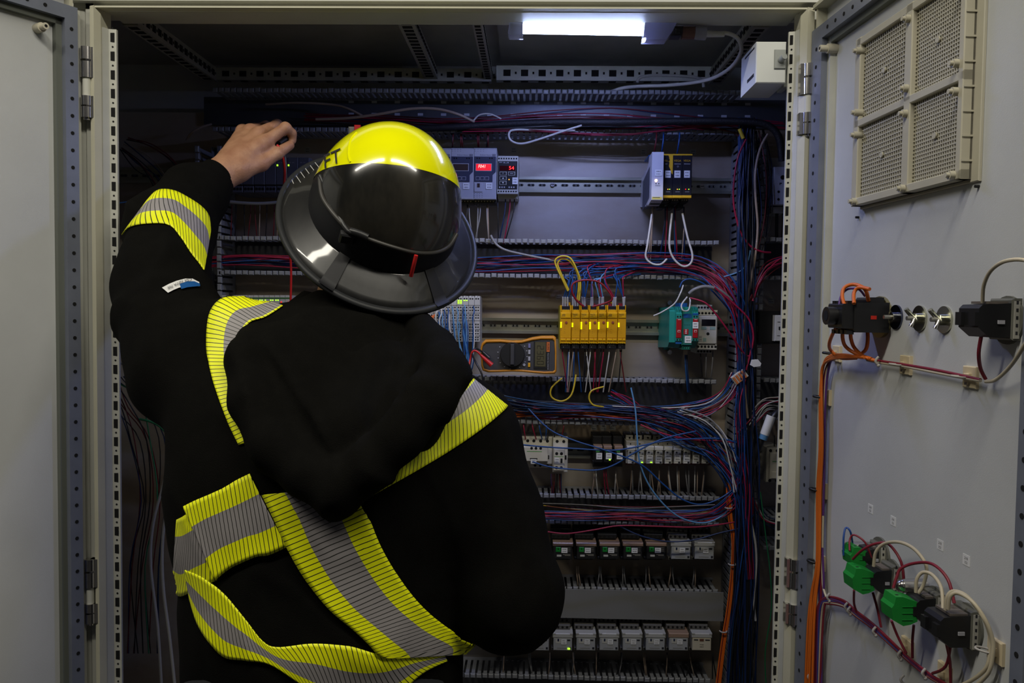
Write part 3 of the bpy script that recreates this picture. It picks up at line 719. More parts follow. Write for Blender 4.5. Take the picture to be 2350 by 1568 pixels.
# --- lower relay rows
GREYF = mat('relay_grey_front', (.34, .35, .36), .4); GREENF = mat('green_flag', (.01, .22, .03), .4); SOCKD = mat('socket_dark', (.10, .095, .085), .5)
def relay(x0, y0, kind, lab, sd, grp, lit=False):
    d = Dev('power_relay', lab, 'relay', (x0, y0, x0+43.5, y0+30), 1.775, grp)
    b = MB(); dark = kind == 'black'; hm = BLKM if dark else GREYF if kind != 'ivory' else mat('ivory_front', (.50, .46, .35), .45)
    d.bx(b, 0 if not dark else .0, 0, 1, 1, 0, -.05, hm, .0012); b.build('housing', d.t)
    b = MB(); cm = BRN if kind in ('black', 'brown') else mat('clear_grey_cap', (.42, .42, .40), .35)
    d.bx(b, -.04, -.36 if not dark else -.28, 1.04, .0, .001, -.05, cm, .0015)
    if not dark and kind != 'brown': d.bx(b, -.03, -.38, .12, -.30, .002, 0, cm); d.bx(b, .88, -.38, 1.03, -.30, .002, 0, cm)
    b.build('cap', d.t)
    b = MB()
    if dark:
        d.bx(b, .12, .06, .38, .44, .0012, 0, GREENF, .0005); d.hole(b, .25, .2, .0016, .0014)
        d.bx(b, .18, .66, .42, .80, .0008, 0, OFFW); d.bx(b, .50, .62, .9, .65, .0004, 0, SOCK); d.bx(b, .6, .69, .9, .72, .0004, 0, SOCK)
        for q in range(3): d.bx(b, .70, .1+.12*q, .90, .12+.12*q, .0004, 0, SOCK)
    elif kind == 'ivory':
        d.bx(b, .08, .12, .30, .20, .0006, 0, INK); d.bx(b, .38, .08, .60, .26, .0006, 0, mat('brown_mark', (.12,.05,.03), .5)); d.bx(b, .68, .12, .92, .20, .0006, 0, INK); scrib(b, d.at(.5, .62, .0004), d.w*.35, d.h*.4, seed=sd)
    else:
        d.bx(b, .12, .10, .40, .42, .0005, 0, OFFW); d.bx(b, .22, .08, .30, .26, .001, 0, mat('dark_blue_lever', (.01,.02,.06), .4)); d.bx(b, .74, .12, .9, .22, .0006, 0, INK)
        d.bx(b, .20, .76, .72, .83, .0004, 0, mat('grey_print', (.25,.25,.24), .5)); d.bx(b, .84, .72, .95, .88, .0006, 0, INK)
    b.build('front_marking', d.t)
    if kind != 'ivory': label(d, .42 if dark else .42, .10, .74 if dark else .70, .50, .0013, sd)
    if lit: b = MB(); d.bx(b, .76, .76, .90, .90, .0016, .0006, GREENL); b.build('indicator_light', d.t)
    b = MB(); sm = SOCKD if not dark else BLKM
    d.bx(b, -.12, -1.05, .98, 1.22, -.035, -.11, sm, .001); d.bx(b, -.10, -.75, .9, -.38, -.02, -.05, sm, .001); d.bx(b, -.10, 1.05, .9, 1.28, -.02, -.05, sm, .001)
    for q in range(4): d.hole(b, .02+.24*q, -.56, .0026, -.0196); d.hole(b, .02+.24*q, -.90, .0024, -.0346); d.hole(b, .02+.24*q, 1.16, .0024, -.0196)
    b.build('socket', d.t)
R1, R2 = 'relays of the row above the grey covered duct', 'relays of the bottom row'
pos = ['at the sleeve end', 'second along from the sleeve', 'in the middle of five', 'fourth along from the sleeve', 'next to the two grey ones']
for k in range(5): relay(1270+53.6*k, 1254, 'black', 'black relay with green flag '+pos[k], 60+k, R1)
relay(1541, 1254.5, 'grey', 'grey relay beside the last black green-flag relay', 66, R1)
relay(1595, 1254.5, 'grey', 'grey relay at the wire bundle end, above the covered duct', 67, R1)
nm = ['grey relay mostly hidden behind the sleeve tip', 'grey relay partly hidden under the elbow', 'grey relay just emerging from behind the elbow', 'grey bottom-row relay with a lit green lamp', 'grey bottom-row relay right after the one with the green lamp',
      'grey bottom-row relay two places after the green lamp', 'grey bottom-row relay three places after the green lamp', 'grey bottom-row relay just before the brown-capped one', 'bottom-row relay with a brown cap on a grey front', 'cream ivory relay closing the bottom row']
for k in range(10):
    x0 = 1110+53.2*k
    relay(x0, 1464, 'grey' if k < 8 else 'brown' if k == 8 else 'ivory', nm[k], 70+k, R2, lit=k == 3)
# --- bus terminal block of narrow slices
SLICE = mat('terminal_grey', (.46, .46, .46), .45)
n = 11
for k in range(n):
    x0 = 955+13.35*k
    d = Dev('terminal_slice', 'narrow grey input slice beside the multimeter, '+('three green lights at its top' if k == 7 else 'the one at the open end' if k == n-1 else 'next to the end one' if k == n-2 else 'single green pair beside the three-light one' if k == 8 else 'among the wired unlit ones'), 'terminal', (x0, 679, x0+12.9, 786), 1.80, 'grey input slices')
    b = MB(); d.bx(b, 0, .03, 1, .99, 0, -.08, SLICE, .0006); d.bx(b, .1, 0, .5, .03, -.002, -.05, SLICE); d.bx(b, .6, .005, .95, .03, -.002, -.05, SLICE)
    for v in (.20, .205+.16, .53, .72, .86) : d.bx(b, 0, v, 1, v+.008, .0003, 0, BLACKH)
    for v in (.05, .235, .30, .40, .46, .60, .66, .74, .80, .88, .93):
        for u in (.28, .68): d.bx(b, u-.12, v, u+.12, v+.028, .0004, 0, BLACKH)
    b.build('housing', d.t)
    if k in (5, 7, 8):
        b = MB()
        for q in range(3 if k == 7 else 1): d.bx(b, .1, .09+.03*q, .42, .112+.03*q, .0008, 0, GREENL); d.bx(b, .55, .09+.03*q, .85, .112+.03*q, .0008, 0, GREENL)
        b.build('indicator_light', d.t)
for k in range(13):
    x0 = 508+12.2*k
    d = Dev('terminal_slice', 'slim grey bus slice with red and green lights over the shoulder tape', 'terminal', (x0, 675, x0+11.7, 760), 1.80, 'grey bus slices over the shoulder')
    b = MB(); d.bx(b, 0, .03, 1, .99, 0, -.08, SLICE, .0006)
    d.bx(b, 0, .09, 1, .13, .0003, 0, mat('green_band', (.03,.12,.03), .5)); b.build('housing', d.t)
    b = MB(); r = random.Random(k+3)
    for u in (.28, .7):
        if k < 11 and r.random() < .8: d.bx(b, u-.13, .15, u+.13, .18, .0007, 0, GREENL)
        if k > 3 and r.random() < .6: d.bx(b, u-.13, .20, u+.13, .23, .0007, 0, REDL)
    if b.v: b.build('indicator_light', d.t)
# --- controller cards in the shadow behind the hand
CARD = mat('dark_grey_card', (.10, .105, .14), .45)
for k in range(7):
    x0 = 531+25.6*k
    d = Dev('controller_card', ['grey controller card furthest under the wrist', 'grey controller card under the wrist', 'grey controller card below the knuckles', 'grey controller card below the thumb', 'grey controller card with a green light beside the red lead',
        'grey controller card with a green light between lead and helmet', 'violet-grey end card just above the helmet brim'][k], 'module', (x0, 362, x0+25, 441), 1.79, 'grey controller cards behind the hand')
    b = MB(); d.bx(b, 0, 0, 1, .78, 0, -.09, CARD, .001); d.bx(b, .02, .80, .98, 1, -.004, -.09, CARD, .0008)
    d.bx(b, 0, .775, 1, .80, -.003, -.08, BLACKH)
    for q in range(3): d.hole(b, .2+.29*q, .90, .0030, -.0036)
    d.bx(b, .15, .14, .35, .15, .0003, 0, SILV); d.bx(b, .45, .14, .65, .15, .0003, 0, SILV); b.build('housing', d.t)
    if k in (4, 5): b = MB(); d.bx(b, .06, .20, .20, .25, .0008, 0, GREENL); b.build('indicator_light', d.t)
# --- devices beside the right door post
d = Dev('safety_timer', 'white module beside the door post near the top, three dark screws', 'relay', (1776, 384, 1812, 469), 1.80)
b = d.body(mat('violet_white_case', (.52,.52,.58), .42))
d.hole(b, .55, .28, .005); d.hole(b, .32, .66, .0028); d.hole(b, .32, .86, .0028); d.bx(b, .35, .42, .5, .45, .0003, 0, INK); d.bx(b, .35, .46, .42, .48, .0003, 0, INK); b.build('housing', d.t)
b = MB(); d.bx(b, .05, 1.03, .95, 1.2, -.02, -.08, OFFW); d.bx(b, 0, -.3, .9, -.02, -.03, -.09, OFFW); b.build('terminal_strip', d.t)
d = Dev('circuit_breaker', 'black breaker with a white face strip beside the door post', 'circuit breaker', (1780, 724, 1800, 783), 1.77)
b = MB(); d.bx(b, -.05, .0, 1, 1, .0, -.02, WFL, .001); d.bx(b, -1.6, -.15, 1.2, 1.12, -.022, -.11, BLK, .002); b.build('housing', d.t)
b = MB(); d.bx(b, .35, .44, .8, .56, .0016, 0, BLACKH); d.bx(b, .2, .25, 1, .27, .0004, 0, INK); d.bx(b, .2, .78, 1, .80, .0004, 0, INK); b.build('switch_lever', d.t)
d = Dev('circuit_breaker', 'ivory breaker beside the door post, under the taped black cable', 'circuit breaker', (1762, 1030, 1796, 1110), 1.79)
b = MB(); d.bx(b, 0, 0, 1, 1, -.01, -.09, CONT, .001); d.bx(b, .15, .12, .95, .88, .0, -.02, CONT, .0015)
for u in (.25, .7): d.hole(b, u, .08, .0034, -.0096); d.hole(b, u, .95, .0034, -.0096)
d.hole(b, .72, .22, .003); b.build('housing', d.t)
b = MB(); d.bx(b, .3, .36, .95, .375, .0005, 0, GRN); d.bx(b, .72, .62, .9, .68, .0006, 0, BLACKH); d.bx(b, .25, .66, .65, .86, .002, 0, CONT, .001); b.build('front_marking', d.t)
# labels glued on the plate
def plabel(px, py, lab, w=13, h=13, m=LABT, M=None, mt=None, seed=0, grp=None):
    if M is None:
        c = P(px, py, YP-.0006); ww, hh = w/S(YP), h/S(YP); b = MB(); b.box((c.x-ww/2, c.y, c.z-hh/2), (c.x+ww/2, c.y+.0005, c.z+hh/2), m); scrib(b, (c.x, c.y-.0001, c.z), ww, hh, seed=seed)
    tag(b.build('name_label'), lab, 'label', grp)
for i, (px, py, lab) in enumerate(((1179, 345, 'small glued label above the 54 controller'), (1477, 349, 'small glued label beside the white power supply'), (1590, 350, 'small glued label at the corner of the last black-yellow module'),
    (1282, 683, 'glued label above the first wide yellow relay'), (1306, 684, 'glued label behind the yellow wires'), (1330, 685, 'glued label above the third yellow relay'), (1352, 685, 'glued label above the fourth yellow relay'), (1374, 686, 'glued label above the fifth yellow relay'),
    (1557, 676, 'glued label above the teal isolators'), (1219, 967, 'glued label above the ivory contactor'), (1267, 971, 'glued label between contactor and auxiliary block wires'), (1363, 981, 'glued label above the first black relay'), (1385, 982, 'glued label above the middle black relay'), (1406, 981, 'glued label above the last black relay'),
    (1451, 985, 'glued label above the first slim white relay'), (1474, 986, 'glued label above the second slim white relay'), (1496, 987, 'glued label above the third slim white relay'), (1517, 987, 'glued label above the fourth slim white relay'), (1770, 690, 'glued label above the black breaker by the door post'),
    (500, 352, 'dim glued label beside the wrist'), (706, 345, 'dim glued label just above the striped brim edge'))): plabel(px, py, lab, seed=100+i, grp='labels glued on the plate')
# ================================================================== lamp under the cabinet roof
LY = 1.475
CLR = mat('clear_plastic', (.75, .8, .95), .12, trans=.75, ior=1.35)
CLRT = mat('milky_clear_plastic', (.42, .42, .50), .2, trans=.35)
def zl(px, py): q = P(px, py, LY); return q
A = zl(1166, 66); Bq = zl(1200, 67); Cq = zl(1474, 72); Dq = zl(1535, 76)
t = thing('cabinet_lamp', 'bright white tube lamp in clear housing under the cabinet roof', 'lamp', (Cq.x, LY, Cq.z))
b = MB(); tubem = mat('lit_tube', (.9, .92, 1), .3, emit=(.62, .72, 1), estr=15); b.cyl((Bq.x, LY, Bq.z), (Cq.x, LY, Cq.z), .0064, tubem, 16); b.build('light_tube', t)
b = MB(); b.cyl((Bq.x-.002, LY-.001, Bq.z+.001), (Cq.x+.004, LY-.001, Cq.z+.001),   .0092, CLR, 20, cap=False); 
b.build('clear_cover', t)
b = MB(); b.prism([(A.x, A.z-.011), (A.x+.004, A.z+.012), (Bq.x, A.z+.012), (Bq.x, A.z-.015), (A.x+.002, A.z-.015)], LY-.013, LY+.013, CLRT, 'y'); b.build('end_cap', t)
b = MB(); b.prism([(Cq.x, Cq.z-.018), (Cq.x+.003, Cq.z+.012), (Dq.x+.012, Cq.z+.012), (Dq.x+.004, Cq.z-.004), (Dq.x-.006, Cq.z-.018)], LY-.014, LY+.013, CLRT, 'y'); b.build('ballast_housing', t)
b = MB(); q = zl(1552, 77); b.prism([(q.x-.012, q.z-.008), (q.x-.005, q.z+.008), (q.x+.010, q.z+.008), (q.x+.006, q.z-.008)], LY-.014, LY+.010, BLK, 'y'); b.box((q.x-.004, LY-.016, q.z-.005), (q.x+.004, LY-.014, q.z+.004), BLK, .001); b.build('rocker_switch', t)
b = MB(); q = zl(1575, 76); b.cyl((q.x-.008, LY, q.z), (q.x+.014, LY, q.z), .011, mat('smoky_brown', (.14,.07,.06), .3), 14); b.cyl((q.x+.014, LY, q.z), (q.x+.034, LY, q.z-.001), .0115, CLRT, 14); b.cyl((q.x+.034, LY, q.z-.001), (q.x+.066, LY, q.z-.002), .006, OFFW, 12, r2=.0045); b.build('plug', t)
for px in (1185, 1500):
    q = zl(px, 60); b = MB(); b.box((q.x-.006, LY-.004, q.z+.002), (q.x+.006, LY+.03, zrr+.055), RAILM); b.build('clip', t)
lamp_l = area('cabinet_lamp_light', ((Bq.x+Cq.x)/2, LY, Bq.z-.016), ((Bq.x+Cq.x)/2, LY+.10, Bq.z-.6), .22, .022, 2.0, (.36, .44, 1))
CABL = mat('cable_grey_white', (.50, .49, .46), .45)
def wire(pts, r, m, lab, grp=None, name='cable', cat='cable', n=8, k=5, rf=None, kind=None):
    q = [P(*p) for p in pts]; b = MB(); b.tube(q, r, m, n, k, rf); return tag(b.build(name), lab, cat, grp, kind)
wire([(1645,76,LY),(1672,77,LY),(1694,90,LY+.01),(1701,118,LY+.05),(1680,152,1.60),(1640,178,1.68),(1590,190,1.74),(1530,196,1.78),(1470,198,1.80),(1430,202,1.80),(1400,212,1.82)], .0037, CABL, 'pale lamp cable curving down from the lit tube along the roof')
wire([(1462,190,1.86),(1470,178,1.86),(1500,173,1.86),(1570,175,1.86),(1608,182,1.86),(1615,200,1.86)], .0034, CABL, 'flat loop of pale cable resting behind the lamp cable')
# --- white box beside the lamp
ys = 1.418
d = Dev('switch_box', 'square white switch box hanging inside the upper corner of the frame', 'switch box', (1736, 97, 1803, 189), ys)
b = MB(); d.bx(b, 0, 0, 1, 1, 0, -.10, mat('box_white', (.66,.68,.66), .4), .0015)
p = d.at(0, 0, 0); b.box((p.x-.0004, ys+.012, d.at(0,.12).z), (p.x, ys+.075, d.at(0,.08).z), INK); b.box((p.x-.0004, ys+.012, d.at(0,.80).z), (p.x, ys+.055, d.at(0,.72).z), INK)
b.build('housing', d.t)
b = MB(); d.bx(b, .60, .20, .98, .66, .003, 0, mat('switch_grey', (.33,.35,.34), .45), .001); b.build('switch_plate', d.t)
b = MB(); q = d.at(.80, .46, .003); b.cyl(q, q+Vector((.003, -.012, .003)), .005, MATS['switch_grey'], 12); b.build('toggle', d.t)
b = MB(); d.bx(b, 1.0, .24, 1.16, 1.06, -.01, -.05, MATS['switch_grey'], .001); b.build('bracket', d.t)
# ================================================================== multimeter
ORM = mat('orange_holster', (.60, .24, .015), .5, var=.12, vscale=50, bump=.2, bscale=300); MMG = mat('meter_dark_grey', (.055, .055, .060), .5, var=.1, vscale=80)
d = Dev('multimeter', 'orange-edged handheld multimeter lying sideways in front of the plate', 'multimeter', (1102, 769, 1278, 859), 1.74)
rim = [(.0,.33),(.015,.22),(.06,.135),(.25,.125),(.42,.15),(.54,.14),(.68,.06),(.80,.02),(.96,.015),(.985,.05),(.997,.40),(1,.93),(.975,.985),(.85,.995),(.70,.975),(.56,.95),(.42,.945),(.25,.965),(.10,.975),(.03,.93),(.01,.80)]
def outl(sc, dx=0, dy=0): return [(d.at(.5+(u-.5)*sc[0]+dx, 0).x, d.at(0, .54+(v-.54)*sc[1]+dy).z) for u, v in rim]
b = MB(); o1, o2, o3 = outl((1, 1)), outl((1.0, 1.0)), outl((.955, .84), .0, .005); n = len(rim); yf = d.yf
vs = [(x, yf+.040, z) for x, z in o1]+[(x, yf+.006, z) for x, z in o2]+[(x, yf, z) for x, z in outl((.985,.96))]+[(x, yf+.001, z) for x, z in o3]+[(x, yf+.008, z) for x, z in o3]
fs = [(k*n+i, k*n+(i+1)%n, (k+1)*n+(i+1)%n, (k+1)*n+i) for k in range(4) for i in range(n)]+[tuple(range(n-1,-1,-1))]
b.add(vs, fs, ORM, True); b.build('holster', d.t)
b = MB(); o4 = outl((.95, .83), 0, .005); b.prism(o4, yf+.0025, yf+.03, MMG, 'y'); b.build('body', d.t)
b = MB(); q = d.at(.42, .50, 0); b.cyl((q.x, yf+.003, q.z), (q.x, yf-.009, q.z), .0262, BLKM, 36, r2=.0245); b.box((q.x-.004, yf-.013, q.z-.021), (q.x+.004, yf-.009, q.z+.022), MMG, .001); b.cyl((q.x, yf-.0094, q.z-.018), (q.x, yf-.009, q.z-.018), .0012, LAB, 8); b.build('selector_dial', d.t)
b = MB(); d.bx(b, .70, .15, .90, .865, -.0010, -.003, BLKM, .0006); b.build('display_bezel', d.t)
b = MB(); d.bx(b, .715, .17, .855, .80, -.0004, -.003, mat('lcd_olive', (.095, .085, .045), .25)); b.build('display', d.t)
b = MB(); LCDI = mat('lcd_ink', (.02, .018, .012), .5)
def seg(b, ch, u, v, w, h):
    """seven segment digit lying on its side; u,v centre in face fractions"""
    S7 = {'0': 'abcdef', '2': 'abged', '3': 'abgcd', '6': 'afgedc', '9': 'abcdfg'}[ch]
    c = d.at(u, v, 0); t_ = .0009
    L = {'a': (0,-h/2,w,0), 'g': (0,0,w,0), 'd': (0,h/2,w,0), 'f': (-w/2,-h/4,0,h/2), 'b': (w/2,-h/4,0,h/2), 'e': (-w/2,h/4,0,h/2), 'c': (w/2,h/4,0,h/2)}
    for s_ in S7:
        x, y, lx, ly = L[s_]; x, y, lx, ly = y, x, ly, lx       # lie on its side, top of the digits towards the dial
        cx, cz = c.x-x, c.z-y; hx, hz = max(lx/2*.9, t_/2), max(ly/2*.9, t_/2)
        b.box((cx-hx, yf+.0000, cz-hz), (cx+hx, yf+.0004, cz+hz), LCDI)
for ch, v in (('2', .31), ('3', .44), ('6', .57), ('0', .70)): seg(b, ch, .785, v, .0066, .0135)
b.build('digits', d.t)
b = MB(); d.bx(b, .865, .17, .905, .42, -.0004, -.002, mat('orange_print', (.55,.14,.03), .5)); text(b, 'FLUKE', d.at(.885, .295, -.0001), .0052, BLKM, rot=math.radians(90))
text(b, 'TRUE RMS MULTIMETER', d.at(.885, .66, -.0004), .0034, SILV, rot=math.radians(90))
for a in (150, 172, 195, 215, 238, 262, 300, 330, 352, 15, 35):
    aa = math.radians(a); c = d.at(.42, .50, -.0018); b.box((c.x+.031*math.cos(aa)-.0012, yf+.0015, c.z+.031*math.sin(aa)-.0008), (c.x+.031*math.cos(aa)+.0012, yf+.0026, c.z+.031*math.sin(aa)+.0008), SILV)
b.build('lettering', d.t)
b = MB()
for v, m_ in ((.27, mat('lilac_key', (.18,.18,.36), .5)), (.43, SILV), (.60, SILV), (.76, mat('amber_key', (.70,.36,.02), .45))):
    d.bx(b, .625, v-.05, .655, v+.06, -.0002, -.003, m_, .0006)
q = d.at(.575, .76, 0); b.cyl((q.x, yf+.002, q.z), (q.x, yf+.0005, q.z), .003, SILV, 12); b.build('button', d.t)
# probe plugs and leads of the multimeter
REDL_ = mat('red_lead', (.55, .02, .02), .35); BLKL = mat('black_lead', (.015,.015,.016), .35)
YM = 1.72
q = [P(1128, 838, YM), P(1115, 826, YM), P(1104, 816, YM)]
t = thing('test_lead', 'red test lead plugged into the sideways multimeter, dropping behind the shoulder', 'test lead', q[0])
b = MB(); b.cyl(q[0], q[2], .0055, REDL_, 14, r2=.0032); b.cyl(q[0]+(q[0]-q[2])*.02, q[0], .006, REDL_, 14); b.build('plug', t)
MB().tube([P(1105,817,YM),P(1093,806,YM),P(1084,808,YM),P(1079,826,YM),P(1071,868,1.70),P(1060,930,1.66)], .0022, REDL_, 8, 5).build('lead', t)
q = [P(1122, 822, 1.735), P(1108, 808, 1.735)]
t = thing('test_lead', 'black test lead curling over the duct beneath the multimeter', 'test lead', q[0])
b = MB(); b.cyl(q[0], q[1], .0055, BLKL, 12, r2=.0035); b.build('plug', t)
MB().tube([P(1109,809,1.735),P(1092,800,1.73),P(1084,812,1.72),P(1092,832,1.70),P(1106,860,1.69),P(1112,900,1.69)], .002, BLKL, 8, 5).build('lead', t)
# wire connectors hanging in the vertical duct
c = P(1697, 865, 1.74); t = thing('lever_connector', 'tilted grey connector with orange levers in the vertical duct', 'wire connector', Matrix.Translation(c) @ Matrix.Rotation(math.radians(-38), 4, 'Y'))
b = MB(wm(t)); b.box((-.016, -.004, -.010), (.016, .004, .010), OFFW, .001); b.build('housing', t)
for k in range(4): b = MB(wm(t)); b.box((-.014+.0072*k, -.0065, -.009), (-.0095+.0072*k, -.004, .008), mat('orange_lever', (.55,.17,.05), .45), .0005); b.build('lever', t)
c = P(1735, 834, 1.73); b = MB(); b.prism([(c.x-.011, c.z-.004), (c.x-.008, c.z+.007), (c.x+.004, c.z+.008), (c.x+.011, c.z), (c.x+.009, c.z-.006), (c.x-.004, c.z-.008)], c.y, c.y+.006, LAB, 'y'); tag(b.build('cable_tag'), 'blank white oval cable tag in front of the vertical duct', 'tag')
# ================================================================== things fixed to the right door
CRF = mat('filter_cream', (.50, .47, .37), .5, var=.05, vscale=20)
def PW(px, py, off=0):
    x, z = PD(MR, px, py, off); return MR @ Vector((x, -off, z))
def DT(name, lab, cat, px, py, grp=None):
    x, z = PD(MR, px, py); return thing(name, lab, cat, MR @ Matrix.Translation((x, 0, z)), grp), x, z
H_ = .0175
fx0, fz0 = PD(MR, 1955, 474, H_); _, fz1 = PD(MR, 1957, 96, H_); fx1, _ = PD(MR, 2206, 300, H_)
mx, _ = PD(MR, 2080, 250, H_); _, mz = PD(MR, 1962, 287, H_)
t, _, _ = DT('ventilation_filter', 'large cream ventilation filter grille with four mesh fields on the door', 'ventilation filter', 1955, 480)
b = MB(MR); b.box((fx0-.003, -.004, fz0-.004), (fx1+.014, -.0004, fz1+.004), CRF, .001)
for a, c, e, f in ((fx0-.004, fx0+.012, fz0, fz1), (fx1-.010, fx1, fz0, fz1), (mx-.008, mx+.008, fz0, fz1)): b.box((a, -H_, e), (c, -.003, f), CRF, .0012)
for z in (fz0, fz1-.012, mz-.005): b.box((fx0, -H_, z), (fx1, -.003, z+.011), CRF, .0012)
z = fz0+.02
while z < fz1: b.box((fx1, -H_+.001, z), (fx1+.0012, -.003, z+.0022), CRF); z += .028
b.build('frame', t)
MB(MR).box((fx0, -.0065, fz0), (fx1, -.004, fz1), mat('filter_mat', (.10,.09,.08), .9)).build('filter_mat', t)
for x0, x1 in ((fx0+.012, mx-.008), (mx+.008, fx1-.010)):
    for z0, z1 in ((fz0+.011, mz-.005), (mz+.006, fz1-.012)):
        b = MB(MR); n = 22; st = (x1-x0)/n
        for i in range(1, n): b.box((x0+i*st-.0009, -.0112, z0), (x0+i*st+.0009, -.009, z1), CRF)
        k = int((z1-z0)/st); sz = (z1-z0)/k
        for i in range(1, k): b.box((x0, -.0115, z0+i*sz-.0008), (x1, -.009, z0+i*sz+.0008), CRF)
        b.cyl(((x0+x1)/2, -.014, (z0+z1)/2), ((x0+x1)/2, -.012, (z0+z1)/2), .004, CRF, 8); b.build('mesh_grille', t)
b = MB(MR)
for x in (fx0+.010, mx, fx1-.012):
    for z in (fz0+.006, mz-.016, mz+.016, fz1-.02):
        b.cyl((x, -.010, z), (x, -H_-.006, z), .0050, CRF, 12); b.cyl((x, -H_-.006, z), (x, -H_-.010, z), .0030, CRF, 8)
b.build('clip', t)
for px, py, lb in ((2247, 428, 'tiny dark screw in the door by the lower outer corner of the filter grille'), (1971, 499, 'tiny dark screw in the door under the hinge-side corner of the filter grille')):
    x, z = PD(MR, px, py); b = MB(MR); b.cyl((x, 0, z), (x, -.005, z), .0018, BLKM, 8); tag(b.build('screw_tip'), lb, 'screw')
# stickers
for i, (px, py, lb) in enumerate(((1998,1168,'small printed sticker on the door, highest of the four'), (2050,1196,'small printed sticker second highest of the four on the door'), (2158,1251,'small printed sticker above the black contact block nearest the door edge'), (2218,1286,'small printed sticker lowest of the four on the door'))):
    x, z = PD(MR, px, py); b = MB(MR); b.box((x-.0068, -.0004, z-.0062), (x+.0068, 0, z+.0062), LAB); text(b, '210', (x, -.0006, z+.002), .0045, INK); text(b, '1S1', (x, -.0006, z-.003), .0045, INK); tag(b.build('sticker'), lb, 'sticker', 'printed stickers on the door')
# rotary switch block
BK = BLK
t, x, z = DT('rotary_switch', 'black rotary switch block with orange wires on the open door', 'switch', 2024, 728)
b = MB(MR); b.box((x-.028, -.052, z-.021), (x+.028, -.004, z+.020), BK, .002); b.box((x-.024, -.067, z-.016), (x+.024, -.052, z+.018), BK, .002)
for q in range(4): b.box((x-.025+.013*q, -.060, z-.024), (x-.017+.013*q, -.050, z-.018), BK); b.box((x-.025+.013*q, -.060, z+.016), (x-.017+.013*q, -.050, z+.022), BK)
b.box((x-.02, -.030, z+.018), (x+.02, -.008, z+.027), BK, .003); b.build('switch_body', t)
b = MB(MR); b.cyl((x, -.066, z+.001), (x, -.080, z+.001), .0125, BK, 18); b.cyl((x, -.0802, z+.001), (x, -.0804, z+.001), .007, BLACKH, 14); b.build('shaft_end', t)
b = MB(MR); b.cyl((x, 0, z), (x, -.005, z), .029, mat('brass_ring', (.30,.27,.15), .4, metal=.7), 24); b.build('mounting_ring', t)
b = MB(MR); b.box((x+.0282, -.030, z-.003), (x+.0286, -.022, z+.002), mat('red_mark', (.5,.02,.01), .5)); b.build('red_mark', t)
# three quarter turn latches seen from behind
CHZ = mat('yellow_zinc', (.55, .55, .45), .22, metal=1)
for i, (px, py, lb) in enumerate(((2058,728,'zinc latch disc beside the black rotary switch, with a plain stud'), (2112,731,'zinc latch disc with a wing screw, middle of the three'), (2169,734,'zinc latch disc with a wing screw, beside the black contact block'))):
    t, x, z = DT('latch', lb, 'door latch', px, py, 'zinc latch discs on the door'); b = MB(MR)
    b.cyl((x, 0, z), (x, -.0025, z), .0165, CHZ if i else mat('blued_zinc', (.10,.11,.17), .2, metal=1), 28); b.build('washer', t)
    b = MB(MR); b.cyl((x, -.002, z), (x, -.008, z), .007, CHZ, 6); b.cyl((x, -.008, z), (x, -.018, z), .0028, MATS['screw_zinc'], 10); b.build('nut', t)
    if i:
        b = MB(MR); b.tube([(x, -.008, z), (x-.004, -.013, z+.007), (x-.004, -.017, z+.012)], .003, CHZ, 8, 4); b.tube([(x, -.008, z), (x+.003, -.012, z-.007), (x+.003, -.014, z-.011)], .003, CHROME, 8, 4); b.build('wing_screw', t)
